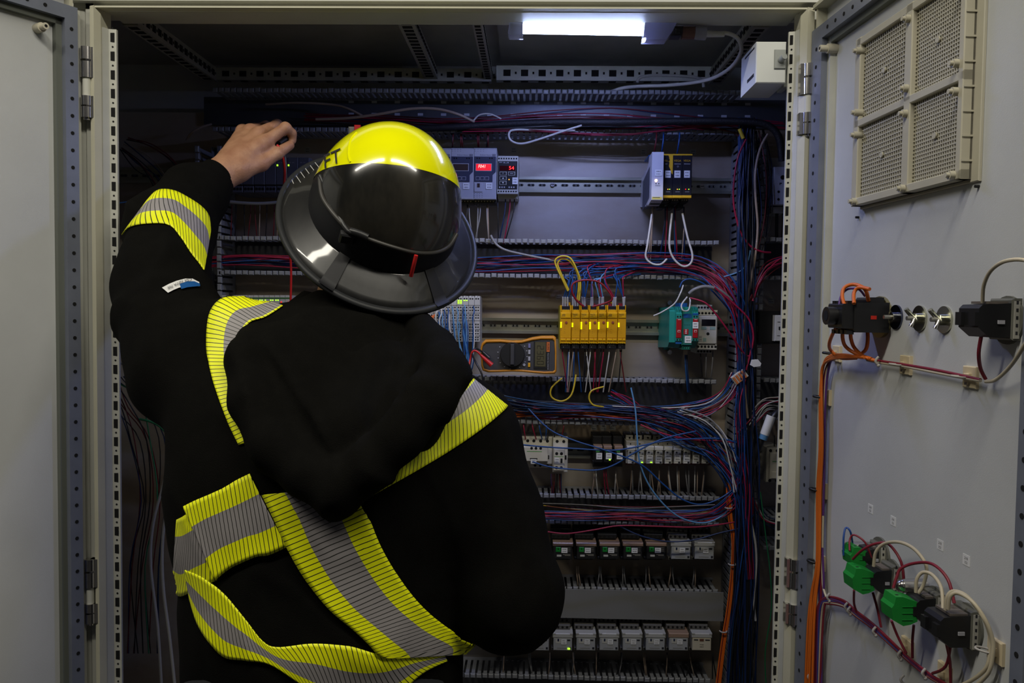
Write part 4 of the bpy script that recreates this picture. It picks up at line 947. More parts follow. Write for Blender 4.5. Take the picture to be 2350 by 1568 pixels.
# push-button contact blocks
TOPB = mat('brown_grey_top', (.13, .11, .095), .5)
def contact(px, py, lb, L, hw=.021, hh=.022, green=0, strip=True, topc=True, grp=None):
    t, x, z = DT('push_button_block', lb, 'switch', px, py, grp)
    L *= .8; hw *= .8; hh *= .82; green *= .76
    b = MB(MR); b.box((x-hw-.002, -.010, z-hh-.003), (x+hw+.002, 0, z+hh+.005), mat('grey_collar', (.12,.12,.10), .5), .002); b.cyl((x, 0, z), (x, -.003, z), .026, MATS['grey_collar'], 22); b.build('collar', t)
    b = MB(MR); y1 = -L
    poly = [(-.008, z-hh), (-.008, z+hh), (y1+.004, z+hh-.002), (y1, z+hh-.006), (y1, z-hh+.010), (y1+.012, z-hh), ]
    b.prism(poly, x-hw, x+hw, BK, 'x'); b.box((x-hw+.002, y1+.012, z+hh-.001), (x+hw-.002, -.012, z+hh+.0016), TOPB)
    b.box((x+hw*.2, y1-.0, z-.004), (x+hw*.7, y1+.012, z+.004), BK)
    b.box((x-hw, y1, z-hh+.012), (x-hw*.4, y1-.004, z+hh-.010), BK); b.box((x+hw*.4, y1, z-hh+.012), (x+hw, y1-.004, z+hh-.010), BK)
    b.build('contact_block', t)
    b = MB(MR); b.box((x+hw, -L*.55, z-.004), (x+hw+.0012, -L*.38, z), SILV, .0003); b.build('lug', t)
    if strip:
        b = MB(MR); b.box((x+hw+.002, -.0085, z-hh-.001), (x+hw+.0032, -.0025, z+hh+.002), mat('strip_label', (.42,.41,.36), .5))
        for q in range(5): b.box((x+hw+.0032, -.0068, z-hh+.008*q+.003), (x+hw+.0034, -.0045, z-hh+.008*q+.0065), INK)
        b.build('marking_strip', t)
    if green:
        b = MB(MR); G = mat('green_block', (.012, .24, .035), .4, var=.1, vscale=50)
        y2 = y1-green
        b.prism([(y1+.002, z-hh*.72), (y1+.002, z+hh*.72), (y2+.010, z+hh*1.12), (y2+.002, z+hh*1.12), (y2, z+hh*.55), (y2-.003, z+hh*.3), (y2-.001, z-hh*.6), (y2+.012, z-hh*1.05), (y1-.006, z-hh*.95)][::-1], x-hw*.95, x+hw*.95, G, 'x')
        for q in range(3): b.box((x+hw*.95, y1-.004, z-.010+.008*q), (x+hw*.95+.0006, y2+.010, z-.0092+.008*q), G)
        b.cyl((x+hw*.4, y2+.007, z+hh*1.125), (x+hw*.4, y2+.007, z+hh*1.12), .0022, BLACKH, 8)
        b.build('lamp_block', t)
    return t, x, z
contact(2316, 735, 'black contact block high on the door next to the third latch', .056, .022, .022)
GB = 'push-button blocks low on the door'
contact(2022, 1276, 'green-fronted block peeking out behind another green one', .036, .017, .017, green=.024, grp=GB)
contact(2050, 1328, 'green-fronted block at the front of the overlapping green pair', .043, .018, .0195, green=.034, grp=GB)
contact(2150, 1395, 'green-fronted block standing alone below the green pair', .042, .018, .0200, green=.036, grp=GB)
contact(2226, 1437, 'black block without green front, nearest the door edge', .056, .021, .022, grp=GB)
for px, py, lb in ((1962, 1258, 'shiny bulb socket above the green pair of blocks'), (2092, 1345, 'shiny bulb socket between the green blocks')):
    x, z = PD(MR, px+38, py); b = MB(MR); b.cyl((x, -.004, z), (x, -.034, z), .009, CHROME, 14); b.ball((x, -.034, z), .008, CHROME, 12); tag(b.build('lamp_socket'), lb, 'lamp socket')
TIE = mat('tie_translucent', (.40, .38, .36), .5)
# cable mounts with ties
def mount(px, py, lb, tie=1, s=.0125, th=.008):
    t, x, z = DT('cable_mount', lb, 'cable holder', px, py, 'cream cable mounts on the door')
    b = MB(MR); b.box((x-s, -.0045, z-s), (x+s, 0, z+s), BEIGE, .001); b.box((x-s*.4, -.008, z-s*.35), (x+s*.4, -.004, z+s*.35), BEIGE, .0006); b.box((x-s*.2, -.0083, z-s*.7), (x+s*.2, -.008, z-s*.45), TOPB); b.build('pad', t)
    if tie:
        b = MB(MR); b.tube([(x+.004, -.006, z), (x-.006, -.008, z), (x-.009, -.018, z+.001), (x-.003, -.022, z+.001), (x+.005, -.014, z+.0), (x+.004, -.006, z)], .0022 if tie == 1 else .0013, BLK if tie == 1 else TIE, 6, 4); b.build('tie', t)
for px, py, tie, lb in ((1924,812,1,'cream mount under the rotary switch'), (1901,912,1,'topmost cream mount on the straight orange wire run'), (1892,1125,1,'cream mount midway down the orange wire run'), (1887,1290,1,'cream mount level with the lower green blocks on the orange run'), (1884,1422,0,'cream mount where the red bundle joins the orange run'), (1881,1482,0,'lowest cream mount of the orange run'),
    (2083,838,2,'cream mount below the zinc latches'), (2232,866,2,'cream mount below the upper contact block'), (2086,1488,0,'cream mount behind the sloping red bundle'), (2290,1494,2,'cream mount holding the two cream wires near the door edge'), (2172,1548,0,'cream mount at the bottom under the black block')): mount(px, py, lb, tie)
# door wiring
ORW = mat('orange_wire', (.60, .13, .012), .45); CRW = mat('cream_wire', (.50, .44, .32), .45); DRW = mat('dark_red_wire', (.20, .015, .03), .45); PUW = mat('purple_wire', (.09, .03, .16), .45); BLW = mat('blue_wire_d', (.02, .07, .30), .45)
def dwire(pts, r, m, lab, grp=None, jit=0, seed=0):
    rr = random.Random(seed); q = [PW(p[0]+rr.uniform(-jit, jit), p[1]+rr.uniform(-jit, jit), (p[2] if len(p) > 2 else .012)) for p in pts]
    b = MB(); b.tube(q, r, m, 7, 5); return tag(b.build('wire'), lab, 'wire', grp)
OG = 'orange wires down the door'; OL = 'orange wire in the run tied along the hinge side of the open door'
for k in range(4):
    dwire([(1975+3*k,820,.03),(1935,815+2*k,.03),(1900,820+3*k,.02),(1887,850,.015),(1882+1.5*k,915,.015),(1880+2*k,1030,.014),(1876+2*k,1130,.014),(1874+2*k,1290,.014),(1861+4*k,1360,.016),(1853+5*k,1440,.018),(1848+5*k,1600,.018)], .0021, ORW, OL, OG, 1.5, k)
for k, m_ in enumerate((PUW, DRW, CRW, PUW)):
    dwire([(1960,818,.02),(1915,822,.015),(1895+2*k,850,.010),(1888+2*k,930,.010),(1884+2.5*k,1130,.009),(1882+2*k,1250,.009),(1880+4*k,1340,.009)]+([(1900,1378,.01)] if k == 2 else [(1880+2*k,1420,.009),(1876+3*k,1600,.009)]), .0018, m_, 'thin %s wire beside the orange run on the open door' % ('purple', 'dark red', 'cream', 'purple')[k], 'thin wires beside the orange run', 1.5, 20+k)
for k, (p, lb) in enumerate((([(1940,706,.062),(1933,680,.06),(1938,660,.055),(1960,653,.045),(1985,664,.04),(1993,690,.03)], 'thick orange loop arching over the rotary switch'),
        ([(1960,697,.055),(1960,672,.05),(1972,660,.045),(1996,664,.04)], 'short orange wire with a free end above the rotary switch'),
        ([(1924,745,.06),(1912,765,.055),(1903,790,.045),(1908,806,.03),(1930,822,.025),(1965,822,.02)], 'outermost orange wire bowing out under the rotary switch'),
        ([(1934,755,.055),(1934,778,.05),(1942,797,.04),(1965,812,.03),(2000,824,.02)], 'orange wire curving from the underside of the rotary switch'),
        ([(1952,757,.045),(1953,778,.04),(1962,800,.03),(1985,820,.025),(2010,828,.015)], 'orange wire nearest the door dropping from the rotary switch'),
        ([(1991,760,.02),(1991,785,.02),(1985,805,.02),(1965,818,.02)], 'orange wire hugging the door under the rotary switch'))):
    dwire(p, .0026, ORW, lb, 'orange wires at the rotary switch')
dwire([(1926,700,.065),(1930,680,.06),(1945,664,.05),(1970,664,.045),(1985,680,.035)], .0016, PUW, 'thin purple wire arching under the orange loop')
for k, (m_, lb) in enumerate(((DRW, 'dark red wire crossing the door from the orange bundle to the contact block'), (CRW, 'cream wire running beside the dark red one across the door'))):
    dwire([(1990,824+3*k,.012),(2040,832+4*k,.010),(2080,838+4*k,.010),(2150,850+6*k,.009),(2215,864+4*k,.010),(2250,872+2*k,.010)], .0019, m_, lb)
dwire([(2252,770,.03),(2246,810,.03),(2250,845,.02),(2262,870,.012)], .002, DRW, 'dark red wire hanging below the upper contact block')
dwire([(2262,876,.012),(2285,872,.014),(2315,845,.02),(2340,810,.03),(2380,740,.04)], .002, CRW, 'olive cream wire swinging out towards the door edge below')
dwire([(2255,694,.035),(2258,655,.04),(2275,620,.045),(2310,599,.05),(2360,600,.05),(2400,640,.05)], .002, CRW, 'cream wire arching up from the upper contact block')
# lower loops
LW = [([(1936,1275,.05),(1936,1235,.05),(1941,1212,.045),(1952,1222,.04),(1958,1260,.03)], BLW, 'small blue loop above the green pair of blocks', .0014),
 ([(1950,1265,.05),(1950,1240,.045),(1960,1228,.04),(1985,1245,.03),(2000,1280,.02)], DRW, 'small dark red loop above the green pair', .0014),
 ([(1957,1284,.055),(1980,1262,.05),(2010,1248,.04),(2040,1250,.03),(2068,1290,.025),(2075,1340,.02)], DRW, 'red wire arching between the green pair and the lone green block', .0018),
 ([(2005,1300,.04),(2010,1268,.04),(2030,1248,.035),(2065,1245,.03),(2100,1262,.025),(2126,1300,.02),(2120,1340,.02),(2108,1362,.025)], CRW, 'big cream arch above the green blocks', .0022),
 ([(2050,1350,.05),(2058,1325,.045),(2068,1305,.04),(2100,1293,.03),(2140,1295,.025),(2175,1330,.02),(2190,1385,.02)], DRW, 'large red arch over the lone green block', .0019),
 ([(2102,1360,.035),(2104,1330,.035),(2118,1314,.03),(2140,1320,.025),(2160,1350,.025),(2164,1400,.03)], CRW, 'smaller cream arch over the lone green block', .0022),
 ([(2170,1400,.035),(2174,1370,.035),(2190,1357,.03),(2220,1370,.025),(2255,1415,.02),(2272,1460,.012),(2272,1500,.012),(2262,1535,.014),(2230,1562,.016),(2190,1580,.018)], CRW, 'cream wire of a pair bowing from the black block down to the corner mount', .0022),
 ([(2176,1398,.035),(2182,1368,.035),(2200,1362,.03),(2232,1382,.025),(2262,1425,.018),(2278,1470,.012),(2278,1505,.012),(2268,1545,.014),(2240,1575,.016)], CRW, 'second cream wire of the bowed pair at the corner mount', .0022)]
for p, m_, lb, r in LW: dwire(p, r, m_, lb)
for k in range(8):
    m_ = (DRW, DRW, PUW, DRW, BLW, DRW, CRW, DRW)[k]
    dwire([(1868+2*k,1600,.010),(1872+2*k,1450,.012),(1878+2*k,1390,.014),(1900,1370+2.2*k,.014),(1935,1378+2.2*k,.014),(1965,1402+2*k,.013),(2000,1428+2*k,.013),(2040,1466+1.5*k,.013),(2080,1505+k,.013),(2130,1545+k,.013),(2175,1572+k,.012)], .0017, m_, 'dark wire of the red bundle sloping down the door below the green blocks', 'sloping red bundle on the door', 1.5, 60+k)
for k, (p, lb) in enumerate((([(1960,1355,.03),(1960,1385,.02),(1966,1405,.014)], 'dark wire under the front green block'), ([(2003,1360,.02),(2014,1400,.018),(2022,1440,.014)], 'dark red wire under the black part of the green pair'), ([(2046,1425,.03),(2060,1460,.02),(2080,1500,.014)], 'red wire dropping under the lone green block'),
    ([(2097,1435,.02),(2094,1470,.018),(2094,1510,.014)], 'dark wire between green block and sloping bundle'), ([(2172,1478,.03),(2180,1520,.02),(2182,1575,.014)], 'dark red wire under the black block near the door edge'), ([(2182,1478,.02),(2170,1530,.02),(2140,1546,.014)], 'dark red wire curling from the black block into the bundle'))):
    dwire(p, .0017, DRW, lb)
b = MB()
for i, (px, py) in enumerate(((1904,1371),(1945,1393),(1952,1402),(2010,1449),(2068,1504),(2124,1546),(1860,1554),(2016,829),(2074,1560))):
    b = MB(); q = PW(px, py, .016); b.tube([q+Vector((0,0,.006)), q+Vector((-.004,0,0)), q+Vector((0,0,-.006))], .0018, TIE, 6, 3); b.ball(q+Vector((0,0,-.006)), .0026, TIE, 8)
    tag(b.build('cable_tie'), 'translucent white cable tie knot on the door wiring', 'cable tie', 'white cable ties on the door wiring')
# ================================================================== wiring inside the cabinet
WB = mat('wire_blue', (.010, .065, .24), .4); WB2 = mat('wire_dark_blue', (.007, .022, .085), .4); WR = mat('wire_crimson', (.30, .010, .045), .4); WDR = mat('wire_dark_red', (.13, .010, .015), .45)
WK = mat('wire_black', (.012, .012, .014), .4); WW = mat('wire_white', (.55, .54, .52), .45); WY = mat('wire_yellow', (.58, .42, .03), .45); WG = mat('wire_green', (.02, .20, .08), .45)
WT = mat('wire_tan', (.34, .26, .20), .5); SLV = mat('marker_sleeve', (.50, .52, .58), .4); WLB = mat('wire_light_blue', (.10, .26, .48), .4); WO = mat('wire_orange', (.62, .12, .01), .4); WGY = mat('wire_grey', (.22,.22,.23), .45)
NM = {WB.name: 'blue', WB2.name: 'dark blue', WR.name: 'crimson', WDR.name: 'dark red', WK.name: 'black', WW.name: 'white', WY.name: 'yellow', WG.name: 'green', WT.name: 'tan', WLB.name: 'light blue', WO.name: 'orange', WGY.name: 'grey'}
rs = random.Random(11)
def strand(pts, r, m, lab, grp=None, n=6, k=4, sleeve=0):
    q = [P(*p) for p in pts]; b = MB(); b.tube(q, r, m, n, k)
    if not sleeve: return tag(b.build('wire'), lab, 'wire', grp)
    t = thing('wire', lab, 'wire', q[-1] if sleeve < 0 else q[0], grp); b.build('lead', t)
    q = q[::-1] if sleeve < 0 else q; l = abs(sleeve); d = (q[1]-q[0]).normalized()
    MB().cyl(q[0], q[0]+d*l, r*1.5, SLV, 7).build('marker_sleeve', t); return t
FINE = MB()
def bundle(spine, n, pal, where, grp, r=.0012, sp=None, dy=.02, k=4, trim=0, fine=False):
    """n separate wires following a loose spine of (px, py, Y, spread in pixels)"""
    for i in range(n):
        u = rs.uniform(-1, 1); v = rs.uniform(-1, 1); m_ = rs.choice(pal); pts = []
        a, e = 0, len(spine)
        if trim and rs.random() < trim: a = rs.randint(0, 1); e = len(spine)-rs.randint(0, 1)
        for j in range(a, e):
            px, py, Y, s_ = spine[j]
            u += rs.uniform(-.55, .55); u = max(-1.15, min(1.15, u)); v += rs.uniform(-.5, .5); v = max(-1, min(1, v))
            q0 = spine[max(j-1, 0)]; q1 = spine[min(j+1, len(spine)-1)]
            dx, dyy = q1[0]-q0[0], q1[1]-q0[1]; L = math.hypot(dx, dyy) or 1
            pts.append((px-dyy/L*u*s_+rs.uniform(-4, 4), py+dx/L*u*s_, Y+v*dy))
        if fine: FINE.tube([P(*p) for p in pts], r*rs.uniform(.85, 1.15), m_, 5, k); continue
        strand(pts, r*rs.uniform(.85, 1.15), m_, '%s wire %s' % (NM[m_.name], where), '%s wires %s' % (NM[m_.name], grp), k=k)
# duct between helmet and yellow relays
Y1 = 1.83
bundle([(455,604,Y1,10),(560,597,Y1,10),(690,602,Y1,12),(830,610,Y1,12),(950,605,Y1,12),(1095,608,Y1,14),(1230,604,Y1,16),(1370,605,1.80,18),(1500,603,1.80,20),(1600,612,1.80,20),(1660,650,1.77,20),(1698,720,1.76,16),(1712,800,1.76,14)], 30, [WR, WR, WB, WDR, WB, WB2, WR], 'in the loose bundle level with the helmet brim', 'in the upper bundle', dy=.022)
bundle([(1640,625,1.79,14),(1668,670,1.77,12),(1690,740,1.76,9),(1700,830,1.76,9),(1705,900,1.76,10)], 10, [WR, WR, WB2, WDR], 'bending down into the vertical duct beside the grey monitoring relay', 'bending into the vertical duct')
# duct below the multimeter
bundle([(1065,868,1.80,10),(1110,905,1.80,14),(1180,932,1.80,16),(1290,940,1.80,14),(1400,945,1.80,14),(1500,955,1.79,18),(1590,985,1.78,26),(1650,1040,1.77,28),(1690,1110,1.76,20),(1706,1200,1.76,16),(1702,1330,1.78,16),(1700,1460,1.78,16),(1698,1620,1.78,16)], 36, [WB, WB, WB, WB2, WB2, WR, WB, WK, WB2], 'fanning out of the middle duct below the multimeter', 'in the middle bundle', dy=.025)
bundle([(1160,925,1.82,8),(1250,950,1.82,10),(1340,944,1.81,12),(1440,950,1.80,14),(1540,950,1.80,16),(1620,935,1.79,16),(1668,905,1.78,12),(1690,860,1.77,10)], 16, [WB, WB2, WR, WW, WB, WR], 'rising out of the middle bundle into the vertical duct', 'rising from the middle bundle')
bundle([(1400,905,1.80,10),(1440,925,1.80,10),(1500,975,1.79,12),(1570,1010,1.78,14),(1640,1040,1.77,16),(1690,1090,1.76,14),(1716,1160,1.76,10)], 12, [WB, WB, WR, WR], 'sloping across above the slim white relays', 'sloping above the slim relays')
bundle([(1560,940,1.79,10),(1620,965,1.77,14),(1660,1010,1.76,14),(1680,1070,1.75,10),(1690,1130,1.75,8)], 9, [WW, WGY, WY, WLB], 'in the pale fan at the end of the slim relays', 'in the pale fan', r=.0014)
for k in range(5):
    strand([(1180,946+3*k,1.80),(1250,944+2*k,1.80),(1340,946+2*k,1.79),(1420,952+2.5*k,1.79),(1500,958+3*k,1.79)], .0017, WO, 'orange wire lying along the lower lip of the middle duct', 'orange wires in the middle duct')
# duct above the black relays
bundle([(1235,1182,1.79,8),(1330,1184,1.79,10),(1430,1182,1.79,10),(1530,1186,1.78,12),(1620,1184,1.77,12),(1672,1160,1.76,14),(1703,1110,1.76,12),(1712,1040,1.76,10)], 24, [WR, WR, WB, WR, WB2, WB], 'in the bundle above the black green-flag relays', 'in the lower bundle', dy=.02)
bundle([(1240,1160,1.83,6),(1340,1168,1.83,8),(1440,1172,1.82,8),(1540,1172,1.82,8),(1640,1168,1.81,8)], 8, [WY, WT, WDR, WGY], 'deep inside the duct above the black relays', 'deep in the lower duct', fine=True)
# vertical trunk
bundle([(1716,270,1.80,16),(1714,380,1.79,16),(1712,500,1.78,16),(1712,640,1.77,16),(1712,780,1.77,16),(1714,920,1.76,18),(1716,1060,1.76,20),(1716,1200,1.76,22),(1712,1340,1.76,24),(1706,1480,1.76,26),(1700,1640,1.76,28)], 46, [WK, WK, WB2, WB2, WK, WK, WB, WK], 'running down the vertical duct', 'in the vertical duct', fine=True, r=.0015, dy=.03, k=3)
bundle([(1712,860,1.76,10),(1700,930,1.75,12),(1704,1020,1.75,12),(1716,1120,1.745,12),(1716,1230,1.745,10),(1722,1330,1.745,8)], 8, [WR, WR, WB, WDR], 'in front of the vertical duct, lower half', 'in front of the vertical duct')
for k in range(5):
    strand([(1668+2*k,1108,1.755),(1668+2*k,1140,1.75),(1672+2*k,1190,1.75),(1680+1.6*k,1240,1.75),(1678+1.8*k,1310,1.75),(1668+2*k,1400,1.75),(1655+2.2*k,1480,1.75),(1640+2.5*k,1600,1.75)], .0016, WO if k % 2 == 0 else (WO if k == 3 else WDR), 'orange wire in the long strap-tied run beside the relay rows' if k != 1 else 'dark wire running among the long orange ones', 'long orange run beside the relays')
for py in (1166, 1296, 1450):
    q = P(1672 if py < 1200 else (1680 if py < 1400 else 1660), py, 1.745); b = MB(); b.tube([q+Vector((-.007,.004,0)), q+Vector((-.004,-.004,0)), q+Vector((.005,-.004,0)), q+Vector((.008,.004,0))], .0016, TIE, 6, 3)
    tag(b.build('cable_tie'), 'pale cable tie around the long orange run, %s' % {1166: 'uppermost', 1296: 'beside the covered duct', 1450: 'beside the bottom row'}[py], 'cable tie')
# top of the cabinet
bundle([(700,268,1.86,8),(860,272,1.85,8),(1020,282,1.84,8),(1140,276,1.83,8),(1260,266,1.82,10),(1400,262,1.82,12),(1520,272,1.82,14),(1640,285,1.82,14),(1720,300,1.81,14)], 11, [WR, WDR, WR, WB2, WDR], 'draped loosely along the top duct', 'along the top duct', fine=True)
bundle([(1060,300,1.80,6),(1200,298,1.80,6),(1330,303,1.80,6),(1450,300,1.80,8),(1580,284,1.80,10),(1700,276,1.79,12),(1800,282,1.79,12)], 7, [WR, WDR, WR], 'hanging across the black conduit', 'across the black conduit')
wire([(930,296,1.80),(1040,292,1.79),(1180,284,1.79),(1300,281,1.78),(1420,281,1.77),(1540,279,1.77),(1660,278,1.76),(1750,284,1.75),(1786,312,1.75),(1795,370,1.76)], .0075, mat('black_conduit', (.010,.010,.014), .5, bump=.6, bscale=500), 'thick black corrugated conduit along the top and down by the door post', n=14)
wire([(1050,303,1.80),(1150,296,1.79),(1260,290,1.785),(1360,284,1.78),(1440,276,1.775)], .0042, BLKL, 'thinner black cable merging with the thick conduit')
for p, r, m_, lb in (([(428,322,1.84),(440,305,1.83),(462,292,1.83),(486,285,1.84)], .0026, WT, 'tan cable end in the dark corner above the wrist'),
    ([(610,240,1.85),(680,236,1.84),(760,240,1.84),(800,250,1.83),(832,266,1.83)], .0026, WT, 'tan cable sagging behind the top of the helmet'),
    ([(725,274,1.80),(800,271,1.79),(870,262,1.78),(940,250,1.78),(1000,250,1.78),(1050,262,1.78),(1088,280,1.80)], .0030, WT, 'long tan cable arching just above the yellow helmet'),
    ([(1086,278,1.80),(1100,264,1.80),(1125,262,1.80),(1150,273,1.80)], .0018, WW, 'small white wire arch above the red display meter'),
    ([(1150,288,1.79),(1200,288,1.79)], .0018, WW, 'short straight white wire end above the red display meter'),
    ([(1335,288,1.77),(1290,302,1.77),(1230,322,1.77),(1195,330,1.77),(1172,322,1.77),(1168,306,1.77),(1182,298,1.78),(1240,299,1.79),(1320,300,1.79)], .0023, CABL, 'pale grey cable loop right of the red display meter'),
    ([(517,462,1.80),(560,466,1.80),(600,467,1.80),(650,463,1.80),(690,458,1.80)], .0034, CABL, 'pale cable sagging under the dark controller cards'),
    ([(1126,540,1.79),(1138,560,1.79),(1160,574,1.79),(1200,584,1.80),(1260,596,1.81),(1330,608,1.82)], .0026, WGY, 'grey cable entering the upper bundle from the meters'),
    ([(1762,308,1.76),(1745,340,1.755),(1734,390,1.75),(1734,450,1.75),(1739,520,1.75),(1733,590,1.75),(1722,650,1.75),(1712,720,1.75),(1703,790,1.75),(1708,880,1.745),(1716,960,1.74)], .0026, WT, 'long pale tan cable winding down over the vertical duct'),
    ([(1690,500,1.75),(1700,535,1.75),(1722,565,1.75),(1748,578,1.75),(1768,580,1.76)], .0022, WR, 'thick crimson wire curving towards the door post'),
    ([(1722,575,1.75),(1716,600,1.75),(1700,622,1.75),(1660,636,1.76)], .0016, WLB, 'light blue wire curving out of the vertical duct'),
    ([(1712,320,1.75),(1694,360,1.75),(1684,420,1.75),(1684,470,1.75),(1692,510,1.75)], .0020, WR, 'crimson wire bowed over the vertical duct slots'),
    ([(1640,660,1.74),(1700,712,1.74),(1722,740,1.74),(1729,775,1.74),(1722,812,1.74),(1712,850,1.74)], .0020, WR, 'crimson wire crossing the duct below the helmet level'),
    ([(1584,684,1.73),(1618,695,1.72),(1642,720,1.72),(1668,755,1.72),(1692,790,1.73),(1708,812,1.74),(1718,818,1.74)], .0018, WR, 'crimson wire slanting from the teal modules to the duct'),
    ([(1197,1021,1.755),(1250,1026,1.75),(1320,1030,1.745),(1400,1034,1.745),(1450,1028,1.745),(1520,1013,1.745),(1580,1008,1.75),(1650,1007,1.75),(1690,1016,1.75)], .0017, WB, 'long blue wire sagging across the contactor and slim relays'),
    ([(1222,1060,1.75),(1262,1072,1.745),(1320,1078,1.745),(1372,1079,1.745),(1412,1066,1.745),(1455,1040,1.745),(1520,1008,1.745),(1597,990,1.75)], .0017, WB, 'long blue wire dipping below the black relays'),
    ([(1448,890,1.77),(1458,940,1.76),(1462,1000,1.75),(1468,1060,1.745),(1490,1115,1.745),(1530,1165,1.745),(1570,1192,1.745),(1620,1200,1.745),(1665,1178,1.75),(1690,1140,1.75),(1712,1118,1.75)], .0018, WLB, 'long light blue wire falling in front of the slim relays'),
    ([(1205,930,1.78),(1260,985,1.76),(1320,1012,1.75),(1390,1034,1.742),(1470,1066,1.742),(1520,1110,1.742),(1565,1146,1.742),(1610,1158,1.742),(1660,1140,1.745),(1703,1104,1.75)], .0017, WB, 'blue wire slanting from the shoulder to the duct below the slim relays'),
    ([(1470,975,1.77),(1520,995,1.76),(1580,1008,1.76),(1640,1012,1.76),(1690,1016,1.76)], .0017, WR, 'crimson wire sloping over the slim relays'),
    ([(1290,868,1.775),(1266,890,1.77),(1266,912,1.77),(1290,921,1.77),(1312,905,1.77),(1322,860,1.775)], .0019, WY, 'yellow wire loop hanging below the yellow relays'),
    ([(1385,888,1.78),(1358,897,1.77),(1352,915,1.77),(1362,930,1.77),(1385,934,1.78)], .0019, WY, 'open yellow wire hook below the yellow relays'),
    ([(1303,668,1.76),(1290,640,1.755),(1276,610,1.755),(1275,596,1.755),(1290,588,1.755),(1310,594,1.755),(1326,625,1.755),(1332,650,1.758),(1329,690,1.76)], .0019, WY, 'taller yellow wire loop above the yellow relays'),
    ([(1305,666,1.765),(1285,622,1.76),(1280,604,1.76),(1292,594,1.76),(1312,604,1.76),(1328,640,1.76),(1325,690,1.765)], .0019, WY, 'inner yellow wire loop above the yellow relays'),
    ([(1340,704,1.74),(1322,688,1.735),(1312,666,1.73),(1318,649,1.73),(1345,643,1.73),(1375,648,1.73),(1396,668,1.73),(1405,686,1.73),(1392,695,1.735),(1360,704,1.74)], .0021, mat('wine_wire', (.22,.008,.018), .4), 'wine red wire loop in front of the blue ones above the yellow relays'),
    ([(1500,725,1.76),(1520,716,1.755),(1548,697,1.75),(1562,672,1.75),(1568,655,1.76)], .0016, WW, 'white wire with a loose end left of the teal modules'),
    ([(1577,682,1.745),(1564,700,1.735),(1568,713,1.73),(1580,712,1.735),(1584,695,1.74),(1583,684,1.745)], .0017, WW, 'small white wire ring over the middle teal module'),
    ([(1560,660,1.76),(1568,645,1.76),(1588,641,1.76),(1620,655,1.76),(1655,690,1.77),(1675,715,1.78)], .0017, WB, 'blue wire arching over the teal modules'),
    ([(1582,674,1.75),(1595,664,1.745),(1620,658,1.745),(1652,667,1.75),(1680,690,1.76)], .0038, WGY, 'grey sheathed cable arching over the monitoring relay'),
    ([(1496,492,1.77),(1486,560,1.76),(1482,590,1.76),(1496,605,1.76),(1516,607,1.76),(1530,595,1.77)], .0022, WW, 'white wire loop under the white power supply'),
    ([(1542,490,1.77),(1536,560,1.76),(1545,592,1.76),(1566,611,1.76),(1584,606,1.76),(1589,585,1.76),(1578,545,1.765),(1566,490,1.77)], .0023, WW, 'long white wire loop under the black-yellow modules'),
    ([(1251,1220,1.75),(1300,1225,1.745),(1360,1217,1.745),(1420,1207,1.745),(1500,1208,1.745),(1600,1210,1.745),(1690,1198,1.75)], .0016, WR, 'lowest crimson wire above the green-flag relays'),
    ([(1420,1207,1.75),(1470,1230,1.745),(1530,1243,1.745),(1590,1240,1.745),(1650,1224,1.745),(1710,1208,1.745),(1730,1180,1.745)], .0016, WB2, 'dark blue wire sagging over the last grey relays'),
    ([(1724,1200,1.745),(1734,1250,1.745),(1736,1310,1.745),(1730,1370,1.745),(1734,1425,1.745)], .0024, WW, 'white wire end hanging in front of the lower vertical duct'),
    ([(1745,1130,1.76),(1756,1220,1.76),(1768,1320,1.76),(1770,1400,1.77),(1756,1500,1.77),(1760,1600,1.77)], .0014, WG, 'thin green wire beside the lower vertical duct'),
    ([(1786,945,1.75),(1770,965,1.745),(1735,1040,1.745),(1720,1120,1.745),(1716,1230,1.745),(1714,1400,1.745),(1712,1600,1.745)], .0075, BLKL, 'thick black cable with taped end running down the vertical duct'),
    ([(268,467,1.75),(300,462,1.76),(350,454,1.78)], .0012, WB, 'thin blue wire crossing the dark corner behind the forearm'),
    ([(386,1045,1.62),(378,1100,1.62),(352,1200,1.62),(346,1300,1.62),(362,1440,1.62),(372,1600,1.62)], .0030, CABL, 'outer grey cable hanging in the dark beside the back'),
    ([(388,1050,1.60),(390,1120,1.60),(374,1230,1.60),(374,1340,1.60),(390,1470,1.60),(404,1600,1.60)], .0032, CABL, 'inner grey cable hanging in the dark beside the back'),
    ([(270,832,1.7),(300,842,1.7),(340,862,1.7)], .0022, WGY, 'grey cable end poking from behind the left post'),
    ([(320,962,1.68),(345,968,1.68),(368,980,1.68),(395,1010,1.68)], .0024, WG, 'green wire in the dark opening beside the back')):
    wire(p, r, m_, lb, name='wire', cat='wire', n=8, k=5)
q0, q1 = P(1770, 955, 1.742), P(1754, 998, 1.742); b = MB(); b.cyl(q0, q1, .0095, LAB, 12); b.cyl(q1, q1+(q1-q0)*.25, .0088, WLB, 12); tag(b.build('cable_tape'), 'white and blue tape wrapped on the thick black cable by the door post', 'tape')
q0, q1 = P(1697, 296, 1.75), P(1706, 318, 1.75); tag(MB().cyl(q0, q1, .004, WY, 8).build('cable_marker'), 'yellow marker sleeve dangling at the top of the vertical duct', 'marker')
